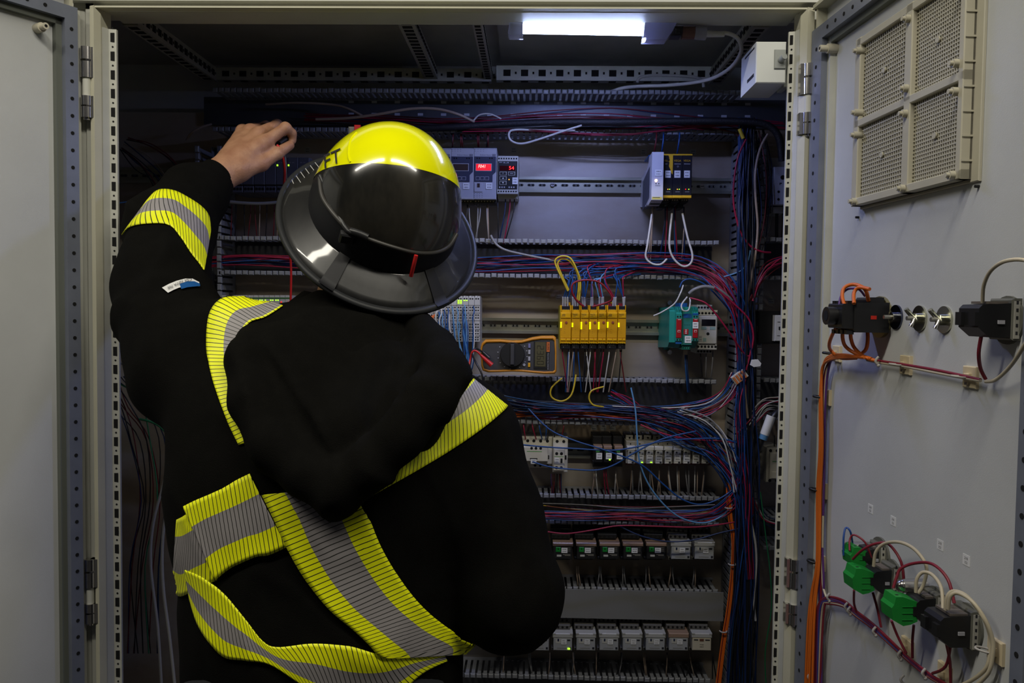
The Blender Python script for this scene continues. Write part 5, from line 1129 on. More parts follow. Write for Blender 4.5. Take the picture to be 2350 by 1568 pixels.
# right of the vertical duct
bundle([(1724,690,1.76,8),(1742,650,1.76,10),(1765,615,1.77,12),(1800,598,1.78,12),(1830,590,1.78,12)], 12, [WR, WR, WDR, WB2], 'fanning towards the door post at helmet brim level', 'fanning to the door post, upper')
bundle([(1700,1000,1.76,10),(1726,965,1.76,10),(1755,930,1.77,12),(1790,925,1.78,14),(1830,915,1.78,12)], 12, [WR, WW, WB, WDR, WK], 'fanning towards the door post beside the taped cable', 'fanning to the door post, middle')
bundle([(1738,1150,1.78,10),(1755,1190,1.78,10),(1790,1210,1.78,16),(1830,1225,1.78,14)], 6, [WB2, WB, WR, WW], 'in the lowest duct stub at the door post', 'in the lowest stub')
bundle([(1735,300,1.80,14),(1752,400,1.79,16),(1752,500,1.79,14),(1738,580,1.79,12)], 10, [WK, WK, WDR, WB2], 'in the dark loop next to the white module', 'in the dark loop by the post', fine=True)
bundle([(285,330,1.80,16),(330,360,1.80,30),(380,400,1.80,34),(400,470,1.80,30),(395,560,1.80,20)], 10, [WDR, WDR, WB2, WK, WT], 'tangled in the dark corner behind the forearm', 'in the dark corner', fine=True)
bundle([(262,880,1.72,30),(300,930,1.72,40),(340,1010,1.72,36),(350,1150,1.72,30),(330,1300,1.72,30),(330,1500,1.72,30)], 12, [WK, WDR, WK, WG, WB2], 'hanging in the dark gap between back and left post', 'in the dark gap', fine=True)
# fan above the yellow relays
for i in range(22):
    k = i % 7; x0, x1 = pz[k]; u = x0+3+rs.random()*(x1-x0-6); t_ = u+(1350-u)*rs.uniform(.0, .35)+rs.uniform(-6, 6)
    m_ = rs.choice([WB, WB, WB, WLB, WB, WR, WB, WB]); up_ = rs.uniform(612, 640)
    strand([(u,702,1.782),(u+rs.uniform(-1,1),690,1.778),((u+t_)/2,668,1.772),(t_,645,1.77),(t_+rs.uniform(-14,24),up_,1.775),(t_+rs.uniform(10,90),up_-rs.uniform(0,14),1.80)], .0014, m_, '%s wire with a marker sleeve entering a yellow relay from above' % NM[m_.name], '%s wires above the yellow relays' % NM[m_.name], sleeve=.020, k=5)
for i in range(18):
    k = i % 7; x0, x1 = pz[k]; u = x0+3+rs.random()*(x1-x0-6); m_ = rs.choice([WK, WK, WB, WR, WT, WW, WB2, WDR]); a = rs.uniform(-12, 10)
    strand([(u,802,1.785),(u+a*.2,820,1.782),(u+a*.6,842,1.785),(u+a,866,1.79),(u+a*1.6,900,1.80)], .0013, m_, '%s wire leaving a yellow relay downwards' % NM[m_.name], '%s wires below the yellow relays' % NM[m_.name], k=3)
# input slice wires
for i in range(34):
    c_ = rs.random(); x = 962+c_*128; y0_ = rs.uniform(700, 740); m_ = rs.choice([WB, WLB, WB, WW, WB, WLB]) ; l_ = rs.uniform(60, 110)
    strand([(x,y0_,1.796),(x+2,y0_+12,1.785),(x+rs.uniform(-3,5),y0_+l_*.5,1.778),(x+10-rs.uniform(0,10)+(1075-x)*.3,830,1.78),(1052+c_*26,870,1.79),(1075+c_*30,895,1.80)], .0013, m_, '%s wire combed down from the grey input slices' % NM[m_.name], '%s wires of the input slices' % NM[m_.name], k=4)
for i in range(4): strand([(976+4*i,752-2*i,1.785),(980+4*i,740-2*i,1.785),(986+4*i,728-2*i,1.79)], .0019, WO, 'short orange plug bridging two input slices', 'orange bridges', k=2)
# drops from devices
def drops(xs, y0, y1, pal, where, n=2, Y=1.80, sway=8, r=.0014, fine=True):
    for x in xs:
        for i in range(n):
            a = rs.uniform(-sway, sway); m_ = rs.choice(pal); o = rs.uniform(-4, 4)
            if fine: FINE.tube([P(*p) for p in ((x+o,y0,Y),(x+o+a*.1,y0+(y1-y0)*.3,Y-.006),(x+o+a*.6,y0+(y1-y0)*.7,Y-.004),(x+o+a,y1,Y+.01))], r, m_, 5, 3); continue
            strand([(x+o,y0,Y),(x+o+a*.1,y0+(y1-y0)*.3,Y-.006),(x+o+a*.6,y0+(y1-y0)*.7,Y-.004),(x+o+a,y1,Y+.01)], r, m_, '%s wire %s' % (NM[m_.name], where), '%s wires %s' % (NM[m_.name], where), k=3)
drops([1449+21.3*k for k in range(9)], 1070, 1140, [WT, WW, WT, WGY], 'dropping from the slim relays into the duct', Y=1.82, n=2)
drops([1366, 1388, 1412], 1075, 1140, [WT, WR, WY, WW], 'dropping from the black relays into the duct', Y=1.82)
drops([1262, 1275, 1288], 1088, 1145, [WDR, WK, WB2], 'dropping from the contactor', Y=1.82)
drops([1325+53.6*k for k in range(6)], 1300, 1352, [WT, WGY], 'dropping between the green-flag relays', Y=1.82)
drops([1160+53*k for k in range(10)], 1498, 1558, [WGY, WT, WK], 'dropping between the bottom relays', Y=1.82, sway=14)
drops([1145, 1157, 1172, 1184], 452, 560, [WB2, WR, WK], 'hanging below the 54 controller', n=1, sway=26)
drops([1055, 1075, 1100, 1120], 470, 560, [WK, WDR, WT, WGY], 'hanging below the process meters', n=2, sway=16)
drops([1500, 1530, 1550, 1572], 475, 600, [WR, WB2, WB, WT], 'hanging below the black-yellow modules', n=2, sway=16)
drops([1040, 1060, 1095, 1120], 305, 340, [WDR, WK], 'coming down into the process meters', n=2, Y=1.81, sway=4)
drops([1503, 1525, 1560], 305, 352, [WR, WDR, WB], 'coming down into the black-yellow modules', n=1, Y=1.79, sway=10, r=.0018)
drops([1205, 1222, 1240, 1252, 1262, 1280, 1294], 970, 1008, [WR, WDR, WR, WK, WB], 'coming down into the ivory contactor', n=1, Y=1.81, sway=10, r=.0016)
drops([1607, 1620, 1633], 806, 865, [WK, WDR, WGY], 'hanging below the monitoring relay', n=1, sway=6)
drops([1573, 1578], 815, 900, [WB, WB2], 'hanging below the teal modules', n=1, Y=1.79, sway=8, r=.0018)
drops([530+14*k for k in range(11)], 470, 545, [WDR, WK, WT], 'hanging in shadow below the controller cards', n=1, Y=1.83, sway=6, r=.0011)
drops([1783, 1800], 480, 545, [WK, WK], 'hanging below the white module by the post', n=2, Y=1.83, sway=4, r=.0024)
drops([1778, 1790], 1000, 1030, [WDR, WK], 'entering the ivory breaker by the post', n=1, Y=1.82, sway=3)

o = FINE.build('packed_wires'); tag(o, 'thin wires packed in the vertical duct and dropping from the devices', 'wires', kind='stuff')
# ================================================================== the electrician
def nets(f, lo, hi, h):
    """surface nets of a signed distance function sampled on a regular grid"""
    ax = [np.arange(lo[i], hi[i]+h, h) for i in range(3)]
    n = [len(a) for a in ax]
    G = np.empty(n, np.float32)
    Yg, Zg = np.meshgrid(ax[1], ax[2], indexing='ij')
    for i0 in range(0, n[0], 24):
        xs = ax[0][i0:i0+24]
        p = np.empty((len(xs),)+Yg.shape+(3,)); p[..., 0] = xs[:, None, None]; p[..., 1] = Yg; p[..., 2] = Zg
        G[i0:i0+24] = f(p.reshape(-1, 3)).reshape(len(xs), n[1], n[2])
    S_ = G < 0
    c = [G[dx:n[0]-1+dx, dy:n[1]-1+dy, dz:n[2]-1+dz] for dx in (0,1) for dy in (0,1) for dz in (0,1)]
    s = [a < 0 for a in c]; cnt = sum(a.astype(int) for a in s); act = (cnt > 0) & (cnt < 8)
    idx = -np.ones(act.shape, np.int64); ids = np.argwhere(act); idx[act] = np.arange(len(ids))
    acc = np.zeros((len(ids), 3)); w_ = np.zeros(len(ids)); cv = [a[act] for a in c]
    offs = [(dx, dy, dz) for dx in (0,1) for dy in (0,1) for dz in (0,1)]
    for a in range(8):
        for b in range(a+1, 8):
            da = np.array(offs[a]); db = np.array(offs[b])
            if abs(da-db).sum() != 1: continue
            m_ = (cv[a] < 0) != (cv[b] < 0); t = np.where(m_, cv[a]/(cv[a]-cv[b]+1e-12), 0)
            acc += np.where(m_[:, None], da+t[:, None]*(db-da), 0); w_ += m_
    V = (ids+acc/w_[:, None])*h+np.array([ax[0][0], ax[1][0], ax[2][0]])
    Fc = []
    for a in range(3):
        b, d = (a+1) % 3, (a+2) % 3
        sl0 = [slice(1, None)]*3; sl0[a] = slice(0, -1)
        s0 = S_[tuple([slice(0, -1) if k == a else slice(1, -1) for k in range(3)])]
        s1 = S_[tuple([slice(1, None) if k == a else slice(1, -1) for k in range(3)])]
        ch = np.argwhere(s0 != s1)
        if not len(ch): continue
        fl = s0[tuple(ch.T)]
        base = ch.copy(); 
        for k in range(3):
            if k != a: base[:, k] += 1
        def I(ob, od):
            q = base.copy(); q[:, b] -= ob; q[:, d] -= od; return idx[tuple(q.T)]
        q = np.stack([I(1,1), I(0,1), I(0,0), I(1,0)], 1); q[~fl] = q[~fl][:, ::-1]
        Fc.append(q)
    return V, np.concatenate(Fc)
def seg_d(p, a, b, ra, rb, sy=1.0):
    a = np.array(a); b = np.array(b); k = np.array([1, sy, 1.0])
    pa = (p-a)*k; ba = (b-a)*k; t = np.clip(pa @ ba/(ba @ ba+1e-12), 0, 1)
    return np.linalg.norm(pa-t[:, None]*ba, axis=1)-(ra+(rb-ra)*t)
def ell_d(p, c, R, r):
    q = (p-np.array(c)) @ np.array(R).T/np.array(r); l = np.linalg.norm(q, axis=1); return (l-1)*min(r)
def smin(a, b, k):
    h = np.clip(.5+.5*(b-a)/k, 0, 1); return b*(1-h)+a*h-k*h*(1-h)
def mk(name, V, Fq, m, parent, smooth_it=3, fn=None):
    me = bpy.data.meshes.new(name); inv = wm(parent).inverted()
    nb = np.zeros((len(V), 3)); ct = np.zeros(len(V))
    for _ in range(smooth_it):
        nb[:] = 0; ct[:] = 0
        for i in range(4):
            j = (i+1) % 4
            np.add.at(nb, Fq[:, i], V[Fq[:, j]]); np.add.at(nb, Fq[:, j], V[Fq[:, i]]); np.add.at(ct, Fq[:, i], 1); np.add.at(ct, Fq[:, j], 1)
        V = V*.4+.6*nb/ct[:, None]
    if fn is not None:
        e1 = V[Fq[:, 2]]-V[Fq[:, 0]]; e2 = V[Fq[:, 3]]-V[Fq[:, 1]]; nn = np.cross(e1, e2); N = np.zeros_like(V)
        for i in range(4): np.add.at(N, Fq[:, i], nn)
        N /= np.linalg.norm(N, axis=1)[:, None]+1e-12; V = V+N*fn(V)[:, None]
    W = V @ np.array(inv.to_3x3()).T+np.array(inv.to_translation())
    me.from_pydata(W.tolist(), [], Fq.tolist()); me.materials.append(m)
    me.polygons.foreach_set('use_smooth', [True]*len(Fq)); me.update()
    o = bpy.data.objects.new(name, me); COL.objects.link(o); o.parent = parent; WM[o.name] = wm(parent).copy()
    return o, V, Fq
def A(px, py, Y): return tuple(P(px, py, Y))
per = thing('person', 'electrician in black hooded jacket and yellow hard hat, reaching into the cabinet', 'person', (A(745,1568,1.12)[0], 1.12, 0))
SKIN = mat('skin', (.50, .27, .155), .5, var=.22, vscale=28, col2=(.36, .17, .095), bump=.35, bscale=260)
FAB = mat('black_fleece', (.0046, .0044, .0037), .95, var=.25, vscale=40, bump=.5, bscale=900, spec=.09)
# landmarks
sh_l, el_l, wr_l = A(452,838,1.17), A(352,655,1.30), A(508,400,1.50)
mid_l = A(412,512,1.41); neck0, neck1 = A(790,830,1.18), A(840,640,1.22)
sh_r, el_r, wr_r = A(1085,1010,1.17), A(1166,1370,1.12), A(930,1330,1.38)
pel = A(745,1700,1.12)
C0 = P(872.8, 523.3, 1.25); hn = Vector((.3516, -.6311, .6914)).normalized(); hf = Vector((-.1895, .6753, .7128)); hf = (hf-hn*hf.dot(hn)).normalized(); hs = hf.cross(hn)
RH = np.array([list(hs), list(hf), list(hn)])
def HL(x, y, z): return tuple(C0+hs*x+hf*y+hn*z)
# hand points of the left hand
W = A(508,400,1.50)
MC = {'index': [A(611,325,1.555), A(655,293,1.575), A(670,306,1.59), A(671,322,1.595)], 'middle': [A(594,308,1.575), A(636,287,1.605), A(656,297,1.622), A(661,314,1.625)],
      'ring': [A(575,301,1.59), A(610,290,1.625), A(630,299,1.645), A(637,316,1.645)], 'pinky': [A(557,301,1.60), A(585,293,1.63), A(601,302,1.645), A(608,317,1.642)]}
RAD = {'index': (.0125,.0098,.0088,.0076), 'middle': (.013,.0100,.0088,.0076), 'ring': (.0125,.0094,.0084,.0072), 'pinky': (.0115,.0082,.0074,.0064)}
TH = [A(546,392,1.512), A(600,376,1.542), A(636,352,1.562), A(665,334,1.585)]
def hand_sdf(p, T=lambda q: q):
    w_ = T(W); d = seg_d(p, T(A(470,440,1.46)), w_, .034, .027)
    for k, (n_, pts) in enumerate(MC.items()):
        d = smin(d, seg_d(p, w_, T(pts[0]), .024, RAD[n_][0]*1.02), .010)
    d = smin(d, seg_d(p, T(A(552,372,1.53)), T(A(598,340,1.558)), .024, .019), .010)
    d = smin(d, seg_d(p, w_, T(TH[0]), .024, .019), .012); d = smin(d, seg_d(p, T(TH[0]), T(TH[1]), .019, .0135), .012)
    fing = None
    for n_, pts in MC.items():
        r = RAD[n_]; f = None
        for i in range(3):
            s_ = seg_d(p, T(pts[i]), T(pts[i+1]), r[i], r[i+1]); f = s_ if f is None else smin(f, s_, .003)
        f = smin(f, np.linalg.norm(p-np.array(T(pts[0])), axis=1)-r[0]*1.04, .004)
        f = smin(f, np.linalg.norm(p-np.array(T(pts[1])), axis=1)-r[1]*1.10, .004)
        fing = f if fing is None else np.minimum(fing, f)
    th = smin(seg_d(p, T(TH[1]), T(TH[2]), .0130, .0112), seg_d(p, T(TH[2]), T(TH[3]), .0112, .0090), .003)
    th = smin(th, np.linalg.norm(p-np.array(T(TH[2])), axis=1)-.0120, .004)
    return smin(smin(d, fing, .006), th, .006)
aw = np.array(W); d0 = (np.array(MC['middle'][0])-aw); d0 /= np.linalg.norm(d0)
V1, F1 = nets(hand_sdf, np.array(W)-[.07, .07, .09], np.array(W)+[.20, .20, .16], .0024)
def body_sdf(p):
    d = seg_d(p, pel, A(760,1000,1.15), .135, .15, 1.35)
    bl = A(500,850,1.21); d = smin(d, seg_d(p, bl, A(1040,1010,1.20), .05, .05), .04); d = smin(d, seg_d(p, neck0, neck1, .075, .055), .04)
    e0 = A(378,668,1.315); d = smin(d, seg_d(p, bl, e0, .048, .040), .015); d = smin(d, seg_d(p, e0, A(470,440,1.46), .042, .034), .01)
    d = smin(d, seg_d(p, sh_r, el_r, .052, .042), .02); d = smin(d, seg_d(p, el_r, wr_r, .042, .028), .01)
    hd = ell_d(p, HL(0, 0, -.045), RH, (.078, .098, .105)); hd = smin(hd, ell_d(p, HL(0, .045, -.115), RH, (.058, .058, .055)), .03)
    hd = smin(hd, seg_d(p, HL(0, .097, -.050), HL(0, .118, -.085), .009, .015), .010)
    for s_ in (-1, 1):
        hd = smin(hd, ell_d(p, HL(s_*.080, -.005, -.065), RH, (.010, .018, .030)), .006)
        hd = np.maximum(hd, -ell_d(p, HL(s_*.032, .105, -.048), RH, (.018, .014, .012)))
    hd = smin(hd, seg_d(p, HL(-.02, .096, -.122), HL(.02, .096, -.122), .007, .007), .006)
    d = smin(d, hd, .015); d = smin(d, seg_d(p, neck1, HL(0, -.02, -.11), .058, .060), .03)
    x0 = pel[0]
    for s_ in (-1, 1):
        d = smin(d, seg_d(p, (x0+s_*.09, 1.12, .95), (x0+s_*.12, 1.10, .50), .085, .058), .03); d = smin(d, seg_d(p, (x0+s_*.12, 1.10, .50), (x0+s_*.13, 1.13, .10), .056, .040), .02)
        d = smin(d, seg_d(p, (x0+s_*.13, 1.13, .06), (x0+s_*.16, 1.28, .05), .038, .034), .02)
    return d
x0 = pel[0]
V2, F2 = nets(body_sdf, (x0-.45, .90, .0), (x0+.42, 1.52, 1.95), .0105)
# right hand: mirror image of the left one turned to follow the hidden forearm
wl = np.array(W); wr = np.array(wr_r); fd = wr-np.array(el_r); fd /= np.linalg.norm(fd)
e1 = d0; e2 = np.cross(e1, [0, 0, 1]); e2 /= np.linalg.norm(e2); e3 = np.cross(e1, e2)
g1 = fd; g2 = np.cross(g1, [0, 0, 1]); g2 /= np.linalg.norm(g2); g3 = np.cross(g1, g2)
def TR(q): q = np.array(q)-wl; return tuple(wr+g1*(q @ e1)-g2*(q @ e2)+g3*(q @ e3))
V3, F3 = nets(lambda p: hand_sdf(p, TR), wr-.19, wr+.19, .0034)
Vb = np.concatenate([V2, V1, V3]); Fb = np.concatenate([F2, F1+len(V2), F3+len(V2)+len(V1)])
def skinn(V):
    return np.array([.0006*noise.noise(Vector(v)*60) if (v[2] > 1.7) else 0 for v in V])
body, _, _ = mk('body', Vb, Fb, SKIN, per, 1, skinn)
b = MB()
for s_ in (-1, 1): b = MB(); b.ball(HL(s_*.032, .090, -.048), .013, mat('eye_white', (.6,.58,.55), .3), 12); b.ball(HL(s_*.032, .098, -.048), .007, BLKM, 8); b.build('eye', per)
# clothing -------------------------------------------------------
def hood_sdf(p):
    o = [A(600,775,1.14), A(564,830,1.08), A(578,920,1.035), A(630,1020,1.005), A(705,1092,.99), A(772,1128,.985), A(842,1082,.985), A(918,1002,.995), A(990,915,1.02), A(1026,862,1.05), A(1000,800,1.12), A(960,755,1.17)]
    d = None
    for i in range(len(o)-1):
        s_ = seg_d(p, o[i], o[i+1], .028, .028); d = s_ if d is None else smin(d, s_, .012)
    d2 = None
    for a, b_, ra, rb in ((A(615,815,1.13), A(690,960,1.075), .046, .05), (A(690,960,1.075), A(770,1080,1.04), .05, .045), (A(770,1080,1.04), A(930,960,1.075), .045, .05), (A(930,960,1.075), A(985,850,1.12), .05, .045),
                         (A(700,840,1.13), A(790,1000,1.06), .070, .06), (A(860,860,1.15), A(800,1000,1.06), .065, .06), (A(668,800,1.20), A(716,748,1.235), .046, .050), (A(735,755,1.24), A(900,800,1.23), .05, .05), (A(705,810,1.17), A(920,840,1.18), .055, .05)):
        s_ = seg_d(p, a, b_, ra, rb); d2 = s_ if d2 is None else smin(d2, s_, .015)
    return smin(d, d2, .010)
def hoodie_sdf(p):
    d = seg_d(p, A(750,1690,1.12), A(742,1420,1.12), .188, .186, 1.5)
    d = smin(d, seg_d(p, A(742,1420,1.12), A(745,1130,1.13), .186, .185, 1.45), .03)
    d = smin(d, seg_d(p, A(745,1130,1.13), A(760,960,1.16), .185, .150, 1.4), .05)
    d = smin(d, seg_d(p, A(545,790,1.185), A(1062,1000,1.185), .066, .068), .06)
    d = smin(d, seg_d(p, A(650,850,1.18), A(800,785,1.20), .070, .070), .04); d = smin(d, seg_d(p, A(1000,960,1.18), A(830,780,1.20), .07, .075), .05)
    d = smin(d, seg_d(p, A(440,850,1.20), A(368,662,1.30), .088, .072), .035)
    d = smin(d, seg_d(p, A(368,662,1.30), A(388,532,1.40), .072, .069), .02)
    d = smin(d, seg_d(p, A(388,532,1.40), A(444,452,1.455), .070, .051), .02)
    d = smin(d, seg_d(p, A(446,452,1.455), A(512,396,1.505), .048, .029), .02)
    d = smin(d, seg_d(p, A(1072,1015,1.17), A(1112,1180,1.14), .074, .074), .045)
    d = smin(d, seg_d(p, A(1112,1180,1.14), A(1164,1362,1.11), .074, .073), .03)
    d = smin(d, seg_d(p, A(1166,1368,1.11), wr_r, .070, .040), .02)
    d = smin(d, seg_d(p, A(535,960,1.14), A(565,1200,1.12), .082, .085), .05)
    n1 = np.array(A(512,396,1.505))-np.array(A(446,452,1.455)); n1 /= np.linalg.norm(n1)
    cpt = np.array(A(500,402,1.495))
    near = np.linalg.norm(p-cpt, axis=1) < .12
    pl = (p-cpt) @ n1
    return np.where(near, np.maximum(d, pl), d)
lo = np.array([A(240,700,1.35)[0]-.03, .93, A(745,1700,1.12)[2]-.02]); hi = np.array([A(1300,1300,1.1)[0]+.03, 1.54, 1.83])
V, Fq = nets(hoodie_sdf, lo, hi, .0068)
def folds(V):
    out = np.zeros(len(V)); e = np.array(el_l)
    for i, v in enumerate(V):
        q = Vector(v); n = noise.noise(Vector((q.x*7, q.y*5, q.z*6)))*.007+noise.noise(q*19)*.0022
        r = 1-abs(noise.noise(Vector((q.x*9+q.z*5, q.y*4, q.z*3-q.x*4))))*2
        a = 1.0 if q.x < -.45 and q.z > 1.42 else .45
        n += max(0, r)**3*.007*a
        dx = np.linalg.norm(v-e)
        if dx < .16: n += math.sin(dx*85+3*noise.noise(q*8))*.0035*(1-dx/.16)
        out[i] = n
    return out
hoodie, HV, HF = mk('hooded_jacket', V, Fq, FAB, per, 3, folds)
hoodie['label'] = 'black fleece jacket with yellow and grey striped bands'
ca, cb = Vector(A(500,402,1.495)), Vector(A(512,396,1.505)); cdir = (cb-Vector(A(446,452,1.455))).normalized()
b = MB(); b.tube([ca-cdir*.034, ca-cdir*.02, ca-cdir*.004, ca+cdir*.0015], .0335, FAB, 36, 3, rf=lambda t: 1.06-.10*t); b.build('cuff', per)
bvh = BVHTree.FromPolygons([tuple(v) for v in HV], HF.tolist())
V, Fq = nets(hood_sdf, np.array(A(480,800,1.1))-[.02,.2,.30], np.array(A(1110,800,1.1))+[.02,.17,.16], .0062)
def hfold(V): return np.array([noise.noise(Vector((v[0]*14, v[1]*8, v[2]*9)))*.006+max(0, 1-abs(noise.noise(Vector((v[0]*16+v[2]*6, v[1]*5, v[2]*7))))*2.4)**2*.006 for v in V])
hood, _, _ = mk('hood', V, Fq, FAB, per, 3, hfold)
V, Fq = nets(lambda p: np.minimum(smin(smin(seg_d(p, (x0-.09, 1.12, .97), (x0-.12, 1.10, .50), .105, .082), seg_d(p, (x0-.12, 1.10, .50), (x0-.13, 1.13, .12), .082, .078), .02), seg_d(p, (x0-.06, 1.12, 1.02), (x0+.06, 1.12, 1.02), .13, .13), .03),
    smin(seg_d(p, (x0+.09, 1.12, .97), (x0+.12, 1.10, .50), .105, .082), seg_d(p, (x0+.12, 1.10, .50), (x0+.13, 1.13, .12), .082, .078), .02)), (x0-.26, .92, .04), (x0+.26, 1.32, 1.16), .013)
mk('trousers', V, Fq, mat('dark_trousers', (.015,.017,.022), .9, bump=.3), per, 2)
for s_ in (-1, 1):
    V, Fq = nets(lambda p: np.maximum(smin(seg_d(p, (x0+s_*.13, 1.12, .14), (x0+s_*.13, 1.12, .05), .062, .058), seg_d(p, (x0+s_*.13, 1.14, .04), (x0+s_*.165, 1.31, .04), .052, .048), .03), -p[:, 2]+.001), (x0+s_*.13-.1, 1.02, -.02), (x0+s_*.16+.1, 1.40, .22), .011)
    mk('boot', V, Fq, mat('boot_leather', (.06,.04,.025), .6), per, 1)
# reflective bands ------------------------------------------------
def tape_mat():
    m = bpy.data.materials.new('hi_vis_band'); m.use_nodes = True; nt = m.node_tree; b = nt.nodes['Principled BSDF']; N = nt.nodes.new; L = nt.links.new
    uv = N('ShaderNodeUVMap'); uv.uv_map = 'uv'; sp = N('ShaderNodeSeparateXYZ'); L(uv.outputs[0], sp.inputs[0])
    fr = N('ShaderNodeMath'); fr.operation = 'FRACT'; L(sp.outputs[0], fr.inputs[0])
    lt = N('ShaderNodeMath'); lt.operation = 'LESS_THAN'; L(fr.outputs[0], lt.inputs[0]); lt.inputs[1].default_value = .17
    r = N('ShaderNodeValToRGB'); r.color_ramp.interpolation = 'CONSTANT'; e = r.color_ramp.elements
    e[0].position = 0; e[0].color = (.93, .98, .0, 1); e[1].position = .3; e[1].color = (.30, .28, .28, 1); q = e.new(.7); q.color = (.93, .98, .0, 1)
    L(sp.outputs[1], r.inputs[0])
    mx = N('ShaderNodeMix'); mx.data_type = 'RGBA'; L(lt.outputs[0], mx.inputs[0]); L(r.outputs[0], mx.inputs[6]); mx.inputs[7].default_value = (.012, .012, .01, 1)
    L(mx.outputs[2], b.inputs['Base Color']); b.inputs['Roughness'].default_value = .55
    return m
TAPE = tape_mat()
def cast(px, py):
    d = ray(px, py); h = bvh.ray_cast(CAM, d)
    if h[0] is not None: return h[0]-(CAM-h[0]).normalized()*0, h[1]
    best = None                                        # just off the silhouette: nearest cloth
    t = 1.2
    for _ in range(12):
        q = bvh.find_nearest(CAM+d*t); t = (q[0]-CAM).dot(d); 
    return q[0], q[1]
def tape(pairs, y1, y2, slant, per_=.0085, flip=1, off=.0022):
    NV = 16; P0 = catmull([Vector((*a, 0)) for a, _ in pairs], 8); P1 = catmull([Vector((*b_, 0)) for _, b_ in pairs], 8)
    vs = []; uvs = []; u = 0; prev = None
    for i, (a, c) in enumerate(zip(P0, P1)):
        row = []
        for j in range(NV+1):
            v = j/NV; p = a.lerp(c, v); h, n = cast(p.x, p.y)
            if n.dot(CAM-h) < 0: n = -n
            row.append(h+n*off)
        if prev is not None: u += sum((row[k]-prev[k]).length for k in (0, NV//2, NV))/3
        prev = row; vs.append(row)
        for j in range(NV+1):
            v = j/NV; vv = v/y1*.3 if v < y1 else (.3+(v-y1)/(y2-y1)*.4 if v < y2 else .7+(v-y2)/(1-y2+1e-6)*.3)
            uvs.append((u/per_+slant*v, vv))
    # relax against noise in depth
    for _ in range(2):
        for i in range(len(vs)):
            for j in range(NV+1):
                nb = [vs[k][l] for k, l in ((i-1, j), (i+1, j), (i, j-1), (i, j+1)) if 0 <= k < len(vs) and 0 <= l <= NV]
                av = sum(nb, Vector())/len(nb)
                if (av-vs[i][j]).length > .02: vs[i][j] = av
    me = bpy.data.meshes.new('reflective_band'); inv = wm(per).inverted(); n = NV+1
    flat = [inv @ p for r_ in vs for p in r_]; fs = [(i*n+j, i*n+j+1, (i+1)*n+j+1, (i+1)*n+j) for i in range(len(vs)-1) for j in range(NV)]
    me.from_pydata([tuple(p) for p in flat], [], fs); ul = me.uv_layers.new(name='uv')
    for l in me.loops: ul.data[l.index].uv = uvs[l.vertex_index]
    me.materials.append(TAPE); me.polygons.foreach_set('use_smooth', [True]*len(fs)); me.update()
    o = bpy.data.objects.new('reflective_band', me); COL.objects.link(o); o.parent = hoodie
    md = o.modifiers.new('thickness', 'SOLIDIFY'); md.thickness = .0015; md.offset = 0
    WM[o.name] = wm(per).copy(); return o
tape([((600,684),(650,705)), ((548,684),(610,730)), ((508,690),(575,742)), ((482,725),(558,768)), ((476,792),(552,812)), ((484,852),(560,862)), ((501,910),(580,905)), ((523,965),(600,950)), ((550,1022),(630,1000))], .52, .999, 1.5, .0062)
tape([((1163,934),(1085,872)), ((1150,948),(1068,892)), ((1105,985),(1030,925)), ((1040,1030),(970,960)), ((965,1075),(905,1000)), ((885,1120),(840,1050)), ((822,1155),(785,1095))], .60, .999, 8, .0060)
tape([((409,1192),(399,1352)), ((424,1184),(418,1368)), ((440,1174),(452,1352)), ((456,1165),(500,1331))], .24, .72, 3, .0055)
tape([((426,1162),(497,1331)), ((455,1147),(530,1305)), ((490,1132),(560,1290)), ((520,1118),(595,1276)), ((547,1102),(622,1272)), ((577,1087),(662,1254))], .27, .70, 5, .0058, off=.0045)
tape([((428,1306),(440,1374)), ((470,1325),(462,1440)), ((520,1365),(512,1503)), ((565,1420),(566,1514)), ((605,1470),(622,1524)), ((640,1484),(680,1560)), ((720,1476),(745,1605)), ((800,1482),(810,1640)), ((870,1500),(890,1610)), ((950,1503),(965,1545)), ((1015,1500),(1022,1516))], .36, .72, -3, .0065, off=.003)
tape([((606,1135),(800,1115)), ((612,1146),(812,1130)), ((636,1195),(840,1180)), ((665,1260),(868,1245)), ((705,1330),(905,1312)), ((755,1395),(948,1372)), ((805,1440),(1000,1424)), ((845,1478),(1050,1455)), ((864,1500),(1093,1476)), ((880,1508),(1088,1500))], .27, .72, 5.5, .0066, off=.0055)
tape([((338,463),(282,540)), ((357,443),(300,523)), ((375,437),(337,516)), ((402,441),(385,518)), ((430,455),(412,545)), ((460,475),(437,583)), ((477,497),(455,606)), ((481,530),(466,622))], .26, .62, -4, .0075)
